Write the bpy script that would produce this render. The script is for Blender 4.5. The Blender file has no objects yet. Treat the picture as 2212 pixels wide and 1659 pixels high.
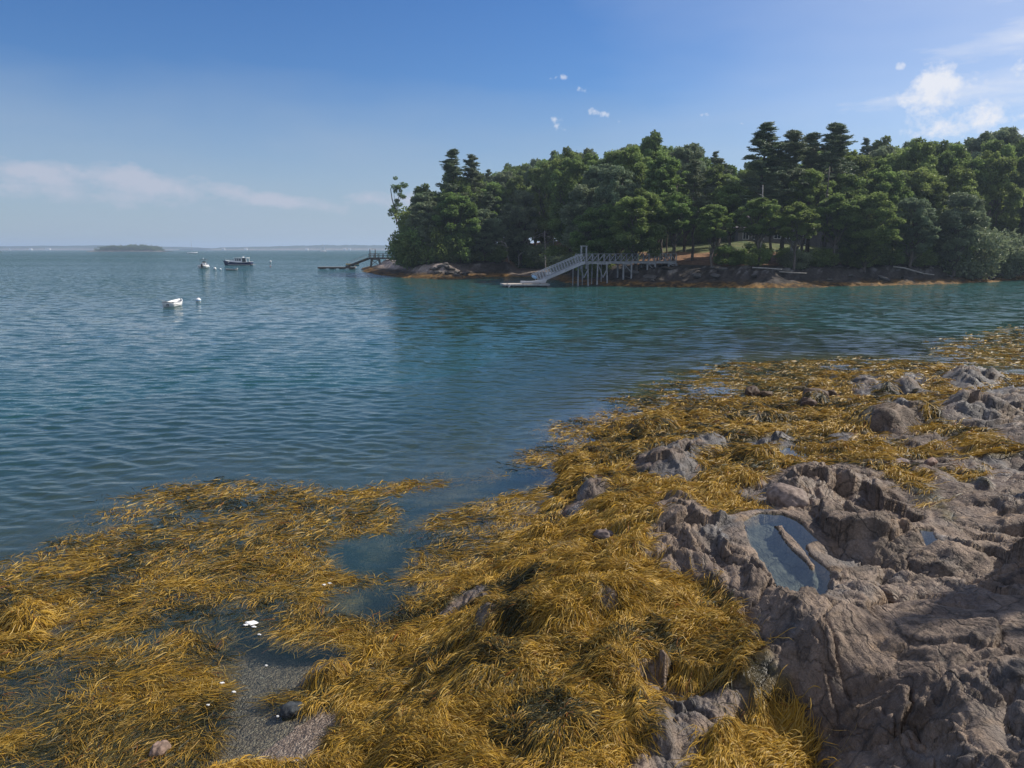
import bpy, math, random
import numpy as np
C = bpy.context.scene.collection
SC = bpy.context.scene
R = math.radians
# ------------------------------------------------------------------ camera
CAM_H = 5.0; F = 769.0; HZ = 249.0
PITCH = math.atan((384 - HZ) / F)
cam_d = bpy.data.cameras.new("camera"); cam = bpy.data.objects.new("camera", cam_d); C.objects.link(cam)
cam.location = (0, 0, CAM_H); cam.rotation_euler = (math.pi/2 - PITCH, 0, 0)
cam_d.sensor_width = 36; cam_d.lens = 36 * F / 1024; cam_d.clip_start = 0.1; cam_d.clip_end = 40000
SC.camera = cam
# ------------------------------------------------------------------ world, sun, exposure
SUN_AZ = R(66); SUN_EL = R(40)          # azimuth clockwise from +Y (ahead)
w = bpy.data.worlds.new("World"); SC.world = w; w.use_nodes = True
def world_sky():
    nt = w.node_tree; nt.nodes.clear(); N = nt.nodes.new; L = nt.links.new
    out = N('ShaderNodeOutputWorld'); bg = N('ShaderNodeBackground'); bg.inputs[1].default_value = 0.094
    sky = N('ShaderNodeTexSky'); sky.sky_type = 'NISHITA'; sky.sun_disc = False
    sky.sun_elevation = SUN_EL; sky.sun_rotation = SUN_AZ
    sky.air_density = 1.0; sky.dust_density = 0.35; sky.ozone_density = 1.5; sky.altitude = 0
    hsv = N('ShaderNodeHueSaturation'); hsv.inputs['Saturation'].default_value = 1.3; hsv.inputs['Value'].default_value = .95
    L(sky.outputs[0], hsv.inputs['Color'])
    tc = N('ShaderNodeTexCoord')
    def math_(op, a, b=None, c=None, clamp=False):
        n = N('ShaderNodeMath'); n.operation = op; n.use_clamp = clamp
        for i, v in enumerate((a, b, c)):
            if v is None: continue
            if isinstance(v, (int, float)): n.inputs[i].default_value = v
            else: L(v, n.inputs[i])
        return n.outputs[0]
    def dot(vec, t):
        n = N('ShaderNodeVectorMath'); n.operation = 'DOT_PRODUCT'; L(vec, n.inputs[0]); n.inputs[1].default_value = t
        return n.outputs['Value']
    D = tc.outputs['Generated']
    def noise(scale, detail, stretch, seed=0.0, rough=0.6):
        m = N('ShaderNodeMapping'); m.inputs['Scale'].default_value = stretch; m.inputs['Location'].default_value = (seed, seed*1.7, seed*.6)
        L(D, m.inputs[0]); n = N('ShaderNodeTexNoise'); n.inputs['Scale'].default_value = scale
        n.inputs['Detail'].default_value = detail; n.inputs['Roughness'].default_value = rough
        L(m.outputs[0], n.inputs['Vector']); return n.outputs[0]
    def blob(az, el, ra, re, tilt=0.0):          # angles in degrees: a smooth mask, 1 in the middle, below 0 outside
        a, e = R(az), R(el)
        t1 = (math.cos(a), -math.sin(a), 0.0); t2 = (-math.sin(e)*math.sin(a), -math.sin(e)*math.cos(a), math.cos(e))
        c, s = math.cos(R(tilt)), math.sin(R(tilt))
        u = tuple(c*p + s*q for p, q in zip(t1, t2)); v = tuple(-s*p + c*q for p, q in zip(t1, t2))
        x = math_('DIVIDE', dot(D, u), math.sin(R(ra))); cen = (math.cos(e)*math.sin(a), math.cos(e)*math.cos(a), math.sin(e))
        y = math_('DIVIDE', dot(D, v), math.sin(R(re)))
        rr = math_('ADD', math_('MULTIPLY', x, x), math_('MULTIPLY', y, y))
        front = math_('GREATER_THAN', dot(D, cen), 0.5)
        return math_('ADD', math_('MULTIPLY', math_('SUBTRACT', 1.0, rr), front), math_('MULTIPLY', math_('SUBTRACT', front, 1.0), 5.0))
    def field(blobs, nz, gain, thr, width, dens):
        m = blobs[0]
        for b in blobs[1:]: m = math_('MAXIMUM', m, b)
        m = math_('MAXIMUM', m, -3.0)
        v = math_('ADD', math_('MULTIPLY', math_('SUBTRACT', nz, 0.5), gain), m)
        v = math_('DIVIDE', math_('SUBTRACT', v, thr), width, clamp=True)
        v = math_('SMOOTH_MIN', v, 1.0, 0.1) if False else v
        return math_('MULTIPLY', v, dens)
    cloudc = N('ShaderNodeRGB'); cloudc.outputs[0].default_value = (7.0, 7.15, 7.7, 1)
    bankc = N('ShaderNodeRGB'); bankc.outputs[0].default_value = (4.5, 4.7, 5.6, 1)
    veilc = N('ShaderNodeRGB'); veilc.outputs[0].default_value = (3.1, 3.9, 5.0, 1)
    tint = N('ShaderNodeMixRGB'); tint.blend_type = 'MULTIPLY'; tint.inputs[0].default_value = 1; tint.inputs[2].default_value = (.58,.70,.93,1); L(hsv.outputs[0], tint.inputs[1])
    cur = tint.outputs[0]
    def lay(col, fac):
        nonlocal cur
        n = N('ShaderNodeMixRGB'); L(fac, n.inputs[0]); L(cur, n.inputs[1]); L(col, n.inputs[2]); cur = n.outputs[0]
    low = field([blob(-20, 0.0, 89, 12.5)], noise(3, 3, (1, 1, 3), 1.1), 0.9, 0.0, 1.35, 0.92)
    lay(veilc.outputs[0], low)
    # low cloud bank on the left, over the far shore
    bank = field([blob(-33, 4.7, 8, 1.0, -3), blob(-26, 4.4, 7, .95, -6), blob(-18, 3.6, 7, .55, -8), blob(-7, 3.4, 5, .7), blob(-32, 3.5, 9, .7, -3)],
                 noise(15, 8, (1, 1, 2.2), 3.1, .62), 6.0, 0.0, 1.3, 0.75)
    lay(bankc.outputs[0], bank)
    # thin high veil brightening the sky towards the sun
    lay(cloudc.outputs[0], field([blob(46, 14, 44, 42)], noise(2.5, 3, (1, 1, 4), 4.4), .8, 0.1, 1.2, 0.48))
    # unseen hazy white cloud, added overhead and behind to soften the shade
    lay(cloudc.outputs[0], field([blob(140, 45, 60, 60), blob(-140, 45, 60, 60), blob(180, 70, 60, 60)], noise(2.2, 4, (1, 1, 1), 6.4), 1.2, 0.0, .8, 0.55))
    # thin high streaks at upper right
    cir = field([blob(42, 15, 15, 12, 0), blob(41, 22, 15, 8, 10)], noise(5.5, 6, (1, 1, 5.5), 8.3, .6), 7.5, 0.0, 2.4, 0.85)
    lay(cloudc.outputs[0], cir)
    # cumulus behind the trees
    cum = field([blob(27.6, 9.4, 2.3, 2.2, -35), blob(29.6, 7.6, 2.4, 1.6), blob(36.5, 9.0, 4.0, 3.6), blob(40, 6, 9, 5),
                 blob(25.6, 11.3, .35, .3)], noise(26, 9, (1, 1, 1.2), 5.3, .66), 7.0, 0.15, 1.3, 0.95)
    lay(cloudc.outputs[0], cum)
    puffs = field([blob(3.3, 11.7, .75, .25, 0), blob(4.9, 11.0, .35, .3), blob(3.3, 8.6, .5, .7, 50), blob(6.1, 9.4, .8, .25, -10),
                   blob(7.5, 8.8, .3, .35, 60), blob(13.5, 9.1, .4, .15), blob(16, 8.4, .3, .15)], noise(70, 7, (1, 1, 1), 2.3, .65), 9, 0.45, 1.6, 0.6)
    lay(cloudc.outputs[0], puffs)
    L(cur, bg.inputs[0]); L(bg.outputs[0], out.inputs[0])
world_sky()
sun_d = bpy.data.lights.new("sun", 'SUN'); sun_d.energy = 4.8; sun_d.angle = R(0.55); sun_d.color = (1.0, 0.93, 0.82)
sun = bpy.data.objects.new("sun", sun_d); C.objects.link(sun)
sdir = np.array([math.cos(SUN_EL)*math.sin(SUN_AZ), math.cos(SUN_EL)*math.cos(SUN_AZ), math.sin(SUN_EL)])
from mathutils import Vector
sun.rotation_euler = Vector(sdir).to_track_quat('Z', 'Y').to_euler()
SC.view_settings.view_transform = 'Standard'; SC.view_settings.look = 'None'; SC.view_settings.exposure = 0.35; SC.view_settings.gamma = 1
SC.cycles.max_bounces = 8; SC.cycles.diffuse_bounces = 3; SC.cycles.glossy_bounces = 3; SC.cycles.transparent_max_bounces = 12
SC.cycles.volume_bounces = 0; SC.cycles.caustics_reflective = False; SC.cycles.caustics_refractive = False

# ------------------------------------------------------------------ numpy helpers
rng = np.random.default_rng(11)
def hash2(i, j, s=0):
    i = i.astype(np.int64); j = j.astype(np.int64)
    h = (i*374761393 + j*668265263 + s*982451653) & 0x7fffffff
    h = ((h ^ (h >> 13)) * 1274126177) & 0x7fffffff
    h = ((h ^ (h >> 15)) * 2246822519) & 0x7fffffff
    return ((h ^ (h >> 16)) & 0xffffff) / float(0xffffff)
def vnoise(x, y, s=0):
    xi = np.floor(x); yi = np.floor(y); fx = x-xi; fy = y-yi
    ux = fx*fx*fx*(fx*(fx*6-15)+10); uy = fy*fy*fy*(fy*(fy*6-15)+10)
    a = hash2(xi, yi, s); b = hash2(xi+1, yi, s); c = hash2(xi, yi+1, s); d = hash2(xi+1, yi+1, s)
    return (a*(1-ux)+b*ux)*(1-uy) + (c*(1-ux)+d*ux)*uy      # 0..1
def fbm(x, y, s=0, oct=4, gain=.5):
    t = 0; a = 1; n = 0
    for o in range(oct):
        t = t + a*(vnoise(x, y, s+o*17)-.5); n += a; a *= gain; x, y = x*1.93+y*.41+7.1, y*1.93-x*.41+3.7
    return t/n*2                                             # about -1..1
def worley(x, y, s=0, jit=.95):
    xi = np.floor(x); yi = np.floor(y); f1 = np.full(x.shape, 9.); f2 = np.full(x.shape, 9.); idv = np.zeros(x.shape)
    for di in (-1, 0, 1):
        for dj in (-1, 0, 1):
            a = xi+di; b = yi+dj
            px = a+.5+(hash2(a, b, s)-.5)*jit; py = b+.5+(hash2(a, b, s+5)-.5)*jit
            d = np.hypot(px-x, py-y); new = d < f1
            f2 = np.where(new, f1, np.minimum(f2, d)); idv = np.where(new, hash2(a, b, s+9), idv); f1 = np.where(new, d, f1)
    return f1, f2, idv
def facets(x, y, s=0, jit=.95):          # broken blocks: every cell a plane of its own height and tilt
    xi = np.floor(x); yi = np.floor(y); f1 = np.full(x.shape, 9.); f2 = f1.copy(); h = np.zeros(x.shape)
    for di in (-1, 0, 1):
        for dj in (-1, 0, 1):
            a = xi+di; b = yi+dj; px = a+.5+(hash2(a, b, s)-.5)*jit; py = b+.5+(hash2(a, b, s+5)-.5)*jit
            d = np.hypot(px-x, py-y); new = d < f1; hh = (hash2(a, b, s+9)-.5)+(hash2(a, b, s+13)-.5)*1.6*(x-px)+(hash2(a, b, s+19)-.5)*1.2*(y-py)
            f2 = np.where(new, f1, np.minimum(f2, d)); h = np.where(new, hh, h); f1 = np.where(new, d, f1)
    return h, f2-f1
def sstep(a, b, x):
    t = np.clip((x-a)/(b-a), 0, 1); return t*t*(3-2*t)
def seg_sdf(x, y, poly):                 # signed distance to polygon, positive inside
    d = np.full(x.shape, 1e9); ins = np.zeros(x.shape, bool); n = len(poly)
    for k in range(n):
        ax, ay = poly[k]; bx, by = poly[(k+1) % n]
        ex, ey = bx-ax, by-ay; t = np.clip(((x-ax)*ex+(y-ay)*ey)/(ex*ex+ey*ey+1e-12), 0, 1)
        d = np.minimum(d, np.hypot(x-ax-t*ex, y-ay-t*ey))
        cr = ((ay > y) != (by > y)) & (x < (bx-ax)*(y-ay)/((by-ay) if by != ay else 1e-12)+ax); ins ^= cr
    return np.where(ins, d, -d)
K = 1024/2212.0
def ray(px, py):
    u = (px-512)/F; v = (384-py)/F
    return np.array([u, math.cos(PITCH)+v*math.sin(PITCH), -math.sin(PITCH)+v*math.cos(PITCH)])
def Gz(px, py, z=0.0):                   # where a line of sight (1024 px frame) meets height z
    d = ray(px, py); t = (z-CAM_H)/d[2]; return np.array([d[0]*t, d[1]*t, z])
def GD(px, py, D):                       # point at depth D (metres along +Y)
    d = ray(px, py); t = D/d[1]; return np.array([d[0]*t, D, CAM_H+d[2]*t])

def np_mesh(name, verts, quads=None, tris=None, smooth=True, attrs=None, mat=None, parent=None, cols=None):
    me = bpy.data.meshes.new(name); verts = np.asarray(verts, np.float32).reshape(-1, 3)
    q = np.zeros((0, 4), np.int32) if quads is None else np.asarray(quads, np.int32).reshape(-1, 4)
    t = np.zeros((0, 3), np.int32) if tris is None else np.asarray(tris, np.int32).reshape(-1, 3)
    nl = q.size+t.size; npoly = len(q)+len(t)
    me.vertices.add(len(verts)); me.vertices.foreach_set('co', verts.ravel())
    me.loops.add(nl); me.loops.foreach_set('vertex_index', np.concatenate([q.ravel(), t.ravel()]).astype(np.int32))
    me.polygons.add(npoly)
    st = np.concatenate([np.arange(len(q))*4, len(q)*4+np.arange(len(t))*3]).astype(np.int32)
    me.polygons.foreach_set('loop_start', st)
    me.update(calc_edges=True)
    me.polygons.foreach_set('use_smooth', np.full(npoly, smooth, bool))
    for k, v in (attrs or {}).items():
        a = me.attributes.new(k, 'FLOAT', 'POINT'); a.data.foreach_set('value', np.asarray(v, np.float32).ravel())
    for k, v in (cols or {}).items():
        v = np.asarray(v, np.float32).reshape(-1, 3); v = np.concatenate([v, np.ones((len(v), 1), np.float32)], 1)
        a = me.attributes.new(k, 'FLOAT_COLOR', 'POINT'); a.data.foreach_set('color', v.ravel())
    if mat: me.materials.append(mat)
    o = bpy.data.objects.new(name, me); C.objects.link(o)
    if parent: o.parent = parent
    return o
def tag(o, label=None, cat=None, group=None, kind=None):
    if label: o['label'] = label
    if cat: o['category'] = cat
    if group: o['group'] = group
    if kind: o['kind'] = kind
    return o
def empty(name, loc, rz=0.0, label=None, cat=None, group=None):
    o = bpy.data.objects.new(name, None); C.objects.link(o); o.location = loc; o.rotation_euler = (0, 0, rz)
    return tag(o, label, cat, group)
def dup(root, loc=None, rz=None, scale=None):
    r = root.copy(); C.objects.link(r)
    if loc is not None: r.location = loc
    if rz is not None: r.rotation_euler = (0, 0, rz)
    if scale is not None: r.scale = scale
    for ch in list(root.children):
        c = ch.copy(); C.objects.link(c); c.parent = r
        for g in list(ch.children):
            d = g.copy(); C.objects.link(d); d.parent = c
    return r
def grid_quads(nr, nc, wrap=False):
    i = np.arange(nr-1)[:, None]; j = np.arange(nc if wrap else nc-1)[None, :]; j2 = (j+1) % nc
    return np.stack([i*nc+j, i*nc+j2, (i+1)*nc+j2, (i+1)*nc+j], -1).reshape(-1, 4)

class MB:                                # collects solid bits into one mesh
    def __init__(s): s.v = []; s.f = []
    def add(s, v, f):
        n = len(s.v); s.v += [tuple(map(float, p)) for p in v]; s.f += [tuple(n+i for i in q) for q in f]; return s
    def box(s, x0, x1, y0, y1, z0, z1):
        return s.add([(x0,y0,z0),(x1,y0,z0),(x1,y1,z0),(x0,y1,z0),(x0,y0,z1),(x1,y0,z1),(x1,y1,z1),(x0,y1,z1)],
                     [(0,3,2,1),(4,5,6,7),(0,1,5,4),(1,2,6,5),(2,3,7,6),(3,0,4,7)])
    def bar(s, a, b, wd, ht=None):       # rectangular beam from a to b
        ht = ht or wd; a = Vector(a); b = Vector(b); d = (b-a).normalized()
        up = Vector((0,0,1)) if abs(d.z) < .95 else Vector((0,1,0)); sd = d.cross(up).normalized()*wd/2; u = sd.cross(d).normalized()*ht/2
        v = [p+i*sd+j*u for p in (a, b) for i, j in ((-1,-1),(1,-1),(1,1),(-1,1))]
        return s.add(v, [(3,2,1,0),(4,5,6,7),(0,1,5,4),(1,2,6,5),(2,3,7,6),(3,0,4,7)])
    def tube(s, pts, rad, n=8, cap=True):
        pts = [Vector(p) for p in pts]; rad = rad if hasattr(rad, '__len__') else [rad]*len(pts); rings = []
        prev = None
        for i, p in enumerate(pts):
            d = (pts[min(i+1, len(pts)-1)]-pts[max(i-1, 0)]).normalized()
            ref = prev if prev is not None else (Vector((1,0,0)) if abs(d.x) < .9 else Vector((0,1,0)))
            a = (ref-d*ref.dot(d)).normalized(); prev = a; b = d.cross(a)
            rings.append([p+(a*math.cos(t)+b*math.sin(t))*rad[i] for t in [2*math.pi*k/n for k in range(n)]])
        v = [q for r in rings for q in r]; f = []
        for i in range(len(pts)-1):
            for k in range(n): f.append((i*n+k, i*n+(k+1) % n, (i+1)*n+(k+1) % n, (i+1)*n+k))
        if cap: f.append(tuple(range(n))[::-1]); f.append(tuple((len(pts)-1)*n+k for k in range(n)))
        return s.add(v, f)
    def lathe(s, prof, n=24, c=(0,0,0)):
        v = []; f = []
        for r_, z in prof: v += [(c[0]+r_*math.cos(2*math.pi*k/n), c[1]+r_*math.sin(2*math.pi*k/n), c[2]+z) for k in range(n)]
        for i in range(len(prof)-1):
            for k in range(n): f.append((i*n+k, i*n+(k+1) % n, (i+1)*n+(k+1) % n, (i+1)*n+k))
        f.append(tuple(range(n))[::-1]); f.append(tuple((len(prof)-1)*n+k for k in range(n)))
        return s.add(v, f)
    def build(s, name, mat, parent=None, smooth=False):
        me = bpy.data.meshes.new(name); me.from_pydata(s.v, [], s.f); me.update()
        if smooth: me.polygons.foreach_set('use_smooth', [True]*len(me.polygons))
        me.materials.append(mat); o = bpy.data.objects.new(name, me); C.objects.link(o)
        if parent: o.parent = parent
        return o

# ------------------------------------------------------------------ materials
def newmat(name):
    m = bpy.data.materials.new(name); m.use_nodes = True; m.node_tree.nodes.clear(); return m, m.node_tree.nodes.new, m.node_tree.links.new
def simple(name, col, rough=.6, var=.15, scale=3.0, spec=.4, metal=0.0, bump=0.0):
    m, N, L = newmat(name); o = N('ShaderNodeOutputMaterial'); b = N('ShaderNodeBsdfPrincipled'); L(b.outputs[0], o.inputs[0])
    b.inputs['Roughness'].default_value = rough; b.inputs['Specular IOR Level'].default_value = spec; b.inputs['Metallic'].default_value = metal
    tc = N('ShaderNodeTexCoord'); n = N('ShaderNodeTexNoise'); n.inputs['Scale'].default_value = scale; n.inputs['Detail'].default_value = 6
    L(tc.outputs['Object'], n.inputs['Vector'])
    mr = N('ShaderNodeMapRange'); L(n.outputs[0], mr.inputs[0]); mr.inputs[1].default_value = .3; mr.inputs[2].default_value = .7
    mr.inputs[3].default_value = 1-var; mr.inputs[4].default_value = 1+var
    mx = N('ShaderNodeVectorMath'); mx.operation = 'SCALE'; mx.inputs[0].default_value = col; L(mr.outputs[0], mx.inputs['Scale'])
    L(mx.outputs[0], b.inputs['Base Color'])
    if bump:
        bp = N('ShaderNodeBump'); bp.inputs['Strength'].default_value = bump; bp.inputs['Distance'].default_value = .02
        L(n.outputs[0], bp.inputs['Height']); L(bp.outputs[0], b.inputs['Normal'])
    return m
M = {}
M['white_paint'] = simple('white_paint', (.78,.78,.77), .35)
M['white_hull'] = simple('white_hull', (.8,.8,.8), .25, .04)
M['navy_hull'] = simple('navy_hull', (.012,.02,.07), .15, .1)
M['black'] = simple('black_plastic', (.015,.015,.017), .4)
M['grey_wood'] = simple('weathered_wood', (.30,.29,.28), .8, .25, 5)
M['dark_wood'] = simple('dark_wood', (.10,.085,.075), .85, .3, 4)
M['dock_wood'] = simple('dock_wood', (.42,.37,.32), .8, .2, 4)
M['alu'] = simple('aluminium', (.38,.39,.41), .5, .12, 4, metal=.2)
M['pale_paint'] = simple('pale_grey_paint', (.5,.51,.52), .6, .12)
M['pier_wood'] = simple('weathered_grey_pier_wood', (.29,.295,.30), .75, .3, 2.5)
M['grey_rubber'] = simple('grey_rubber', (.3,.3,.3), .6)
M['window_glass'] = simple('window_glass', (.03,.04,.05), .08, .05, spec=.7)
M['teal'] = simple('teal_plastic', (.01,.10,.14), .4); M['yellow'] = simple('yellow_plastic', (.45,.33,.05), .4)
M['red'] = simple('red_plastic', (.35,.05,.03), .4); M['blue_cloth'] = simple('pale_blue_cloth', (.25,.42,.6), .8)
M['sail'] = simple('sail_cloth', (.8,.8,.78), .8, .05); M['shingle'] = simple('grey_shingles', (.17,.16,.16), .9, .25, 6)
M['roof'] = simple('roof_shingles', (.3,.26,.26), .9, .3, 5); M['bark'] = simple('bark', (.12,.10,.085), .9, .4, 3, bump=.5)
M['pale_bark'] = simple('pale_bark', (.32,.30,.28), .9, .3, 3, bump=.5); M['silver_wood'] = simple('silvered_dead_wood', (.33,.31,.28), .9, .25, 4)
M['foam'] = simple('foam', (.7,.7,.68), .8)
M['dark_top'] = simple('dark_canvas', (.05,.05,.06), .7)

# ------------------------------------------------------------------ near shore: heights
def lp(x, y):                            # log-radial plane in which the shore's control heights are interpolated
    r = np.hypot(x, y)+1e-6; s = np.log1p(r/1.5)*3/r; return x*s, y*s
CTRL = [  # sight points (2212 px frame) with their height above the water
 (0,1225,-.9),(200,1110,-1.0),(430,1010,-1.2),(830,1030,-1.0),(940,1000,-.9),(1100,990,-.9),(1200,900,-.8),(1350,830,-.7),(1600,770,-.7),(1850,765,-.7),(2060,765,-.6),(2212,700,-.7),
 (0,1000,-2.6),(400,900,-3),(900,880,-3),(1300,760,-3),(1800,690,-3),(2300,650,-3),
 (150,1350,-.35),(80,1330,-.05),(400,1300,-.45),(600,1180,-.55),(800,1230,-.75),(780,1300,-.7),(300,1500,-.35),(50,1600,-.3),(200,1659,-.2),(600,1380,-.3),
 (480,1420,-.25),(560,1540,-.1),(600,1620,.02),(680,1600,.08),(500,1650,-.03),(700,1440,-.2),(900,1280,-.35),(950,1150,-.4),(1050,1100,-.5),(1150,1040,-.3),(1250,930,-.3),(1400,880,-.3),(1600,840,-.3),(1780,800,-.2),
 (730,1640,.1),(770,1540,.08),(810,1440,.03),(930,1335,.02),(1060,1245,.0),(1180,1145,.0),(1225,1060,0),(1240,1000,0),(1330,930,0),(1470,885,0),(1600,872,0),(1720,850,0),(1800,815,0),(1900,790,0),(2050,795,0),(2212,815,0),
 (900,1600,.45),(1000,1480,.5),(1060,1350,.5),(1180,1250,.5),(1250,1400,.8),(1300,1600,.9),(1100,1620,.6),(1300,1200,.5),(1300,1080,.4),(1400,1300,.85),
 (1500,1300,.85),(1500,1560,1.05),(1600,1400,.9),(1700,1560,.95),(1430,1500,.95),(1400,1000,.4),(1500,950,.35),(1500,1080,.7),(1600,1000,.5),(1450,1150,.95),
 (1500,1180,1.0),(1560,1250,1.12),(1620,1360,1.15),(1720,1240,1.12),(1800,1050,1.15),(1900,1100,1.2),(1700,1330,1.35),(1750,1420,1.45),(1800,1300,1.25),
 (1800,1640,1.05),(1880,1560,1.4),(1950,1400,1.6),(2000,1500,1.75),(2050,1250,1.5),(2100,1100,1.45),(2212,1150,1.6),(2212,1350,1.9),(2150,1500,1.9),(2212,1620,2.1),(2000,1640,1.6),
 (1700,920,.25),(1850,940,.5),(1950,900,.55),(1900,980,.8),(2000,1000,.95),(2100,950,1.0),(2212,900,.95),(2212,1020,1.3),(1950,840,.4),(2100,825,.35),(2050,870,.6)]
W_CTRL = [(0,0,3.15),(0,-3,3.4),(3,-3,3.6),(-3,-3,3.0),(1.2,1.6,2.7),(-1.5,1.6,2.3),(0,3.2,1.7),(2,3.2,2.15),(-2.5,3.4,.9),(-4,3,.7),(-5,0,1.2),(-9,0,-.5),(-9,6,-1),(-14,8,-2.2),(6,5,2.4),(6,1,3.3),(9,8,2.4),(14,14,2.0),(22,20,1.6),(28,26,1.0),(30,10,4),(12,3,3.6),
 (15,-10,4.5),(-15,-10,1.5),(0,-20,5),(40,38,-.4),(45,28,.8),(60,40,.5),(0,60,-3),(-40,40,-3),(-60,10,-3),(60,62,-3),(35,60,-3),(-40,-20,-2),(60,0,5)]
_pts = [tuple(Gz(a*K, b*K, z)) for a, b, z in CTRL] + W_CTRL
_pts = np.array(_pts, float); _qx, _qy = lp(_pts[:,0], _pts[:,1])
_E = .12
_A = np.sqrt((_qx[:,None]-_qx)**2+(_qy[:,None]-_qy)**2+_E*_E); _n = len(_pts)
_S = np.zeros((_n+1, _n+1)); _S[:_n,:_n] = _A - np.eye(_n)*.02; _S[:_n,_n] = 1; _S[_n,:_n] = 1
_W = np.linalg.solve(_S, np.append(_pts[:,2], 0))
def h0(x, y):
    x = np.asarray(x, float); y = np.asarray(y, float); sh = x.shape; x = x.ravel(); y = y.ravel(); out = np.empty(len(x))
    for k in range(0, len(x), 100000):
        qx, qy = lp(x[k:k+100000], y[k:k+100000])
        out[k:k+100000] = np.sqrt((qx[:,None]-_qx)**2+(qy[:,None]-_qy)**2+_E*_E) @ _W[:_n] + _W[_n]
    return out.reshape(sh)
def on_shore(px, py):                    # where a sight line (2212 px frame) meets the smooth shore or the water
    d = ray(px*K, py*K); ts = np.geomspace(2.0, 90, 1000); X = d[0]*ts; Y = d[1]*ts; Z = CAM_H+d[2]*ts
    g = np.maximum(h0(X, Y), 0.0); i = int(np.argmax(Z < g)) if (Z < g).any() else len(ts)-1
    return X[i], Y[i]
def poly(pts): return [on_shore(a, b) for a, b in pts]
BARE = [poly(p) for p in (
 [(1850,1950),(1815,1700),(1775,1590),(1740,1540),(1690,1480),(1660,1440),(1620,1370),(1590,1330),(1560,1290),(1480,1260),(1420,1235),(1390,1215),(1400,1170),(1420,1120),(1395,1100),(1450,1075),(1500,1085),(1530,1110),(1570,1125),(1640,1118),(1650,1100),(1570,1065),(1600,1058),(1640,1048),(1700,1012),(1760,1008),(1830,1000),(1890,1015),(1960,1065),(2040,1130),(2080,1150),(2060,1100),(1990,1045),(1960,1010),(2010,1000),(2090,1050),(2140,1060),(2120,1000),(2010,960),(1990,945),(2060,952),(2130,985),(2212,985),(2360,980),(2500,1600),(2700,1950)],
 [(1360,1010),(1380,985),(1450,965),(1500,948),(1560,938),(1580,955),(1550,980),(1512,1000),(1520,1030),(1490,1052),(1440,1045),(1400,1030)],
 [(1605,950),(1680,943),(1720,948),(1745,975),(1690,978),(1640,972)],
 [(1185,1145),(1215,1105),(1240,1085),(1260,1060),(1290,1030),(1320,1018),(1328,1050),(1300,1085),(1255,1115)],
 [(930,1342),(1000,1288),(1050,1258),(1088,1265),(1080,1288),(1020,1320),(960,1350)],
 [(1358,1450),(1392,1425),(1448,1432),(1485,1458),(1545,1468),(1575,1500),(1632,1572),(1610,1605),(1545,1620),(1505,1720),(1320,1720),(1350,1610),(1382,1580),(1362,1505)],
 [(1840,815),(1895,815),(1908,850),(1870,862),(1838,845)], [(1912,820),(1990,803),(2003,830),(1990,857),(1930,862),(1920,842)],
 [(2030,822),(2070,797),(2180,808),(2170,835),(2110,848),(2060,842)], [(2005,888),(2050,865),(2120,846),(2212,838),(2400,830),(2400,965),(2212,972),(2120,940),(2050,925)],
 [(1283,1172),(1310,1148),(1337,1165),(1320,1187),(1290,1187)], [(1015,1370),(1050,1343),(1105,1350),(1080,1368),(1040,1390)], [(1300,1335),(1320,1325),(1335,1345),(1312,1358)],
 [(1780,940),(1850,935),(1870,955),(1800,965)], [(1872,940),(1880,902),(1922,866),(1985,882),(2003,925),(1965,952),(1900,955)], [(1905,1002),(1990,985),(2070,985),(2150,1005),(2090,1020),(1990,1012)], [(1930,960),(2010,935),(2080,945),(2040,962),(1975,975)], [(895,1475),(940,1445),(950,1455),(915,1490)])]
PEBBLE = [poly([(430,1675),(470,1560),(470,1450),(490,1385),(540,1345),(600,1375),(650,1395),(760,1400),(770,1440),(660,1490),(560,1510),(620,1540),(780,1500),(770,1545),(735,1600),(700,1675)])]
CHAN = [poly(p) for p in ([(700,1190),(730,1170),(850,1150),(870,1110),(820,1080),(1000,1040),(1200,1010),(1215,1040),(1000,1090),(900,1130),(870,1170),(905,1190),(880,1240),(800,1248),(740,1240)],
                          [(690,1300),(740,1275),(860,1262),(900,1272),(860,1300),(840,1330),(760,1335),(710,1320)], [(1150,1090),(1210,1060),(1200,1100),(1160,1130)])]
WEEDBED = [poly([(-200,1330),(0,1225),(90,1180),(200,1112),(330,1050),(430,1022),(600,1042),(760,1052),(830,1046),(940,1020),(960,1030),(1100,1012),(1200,922),(1350,852),(1450,815),(1600,778),(1850,772),(2050,782),(2212,815),(2400,850),(2400,1675),(1500,1700),(700,1690),(0,1690),(-200,1690)]),
           poly([(2060,760),(2100,735),(2212,712),(2330,700),(2330,790),(2180,790),(2110,782)])]
POOLS = [poly(p) for p in ([(1605,1145),(1640,1128),(1690,1125),(1720,1135),(1765,1175),(1740,1190),(1745,1205),(1790,1240),(1803,1300),(1770,1313),(1720,1308),(1668,1285),(1640,1230),(1618,1185)],
          [(1975,1155),(2012,1148),(2032,1180),(2002,1187)], [(1670,985),(1700,976),(1765,982),(1735,1000),(1695,998)], [(2158,1572),(2182,1568),(2215,1605),(2222,1635),(2170,1604)],
          [(2152,1480),(2185,1498),(2178,1506)], [(1465,985),(1488,975),(1495,998),(1472,1005)])]
BLADE = poly([(1668,1152),(1690,1150),(1765,1232),(1757,1246)])
POOL_Z = [float(np.mean([h0(np.array([p[0]]), np.array([p[1]]))[0] for p in pl]))+.02 for pl in POOLS]
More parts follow.
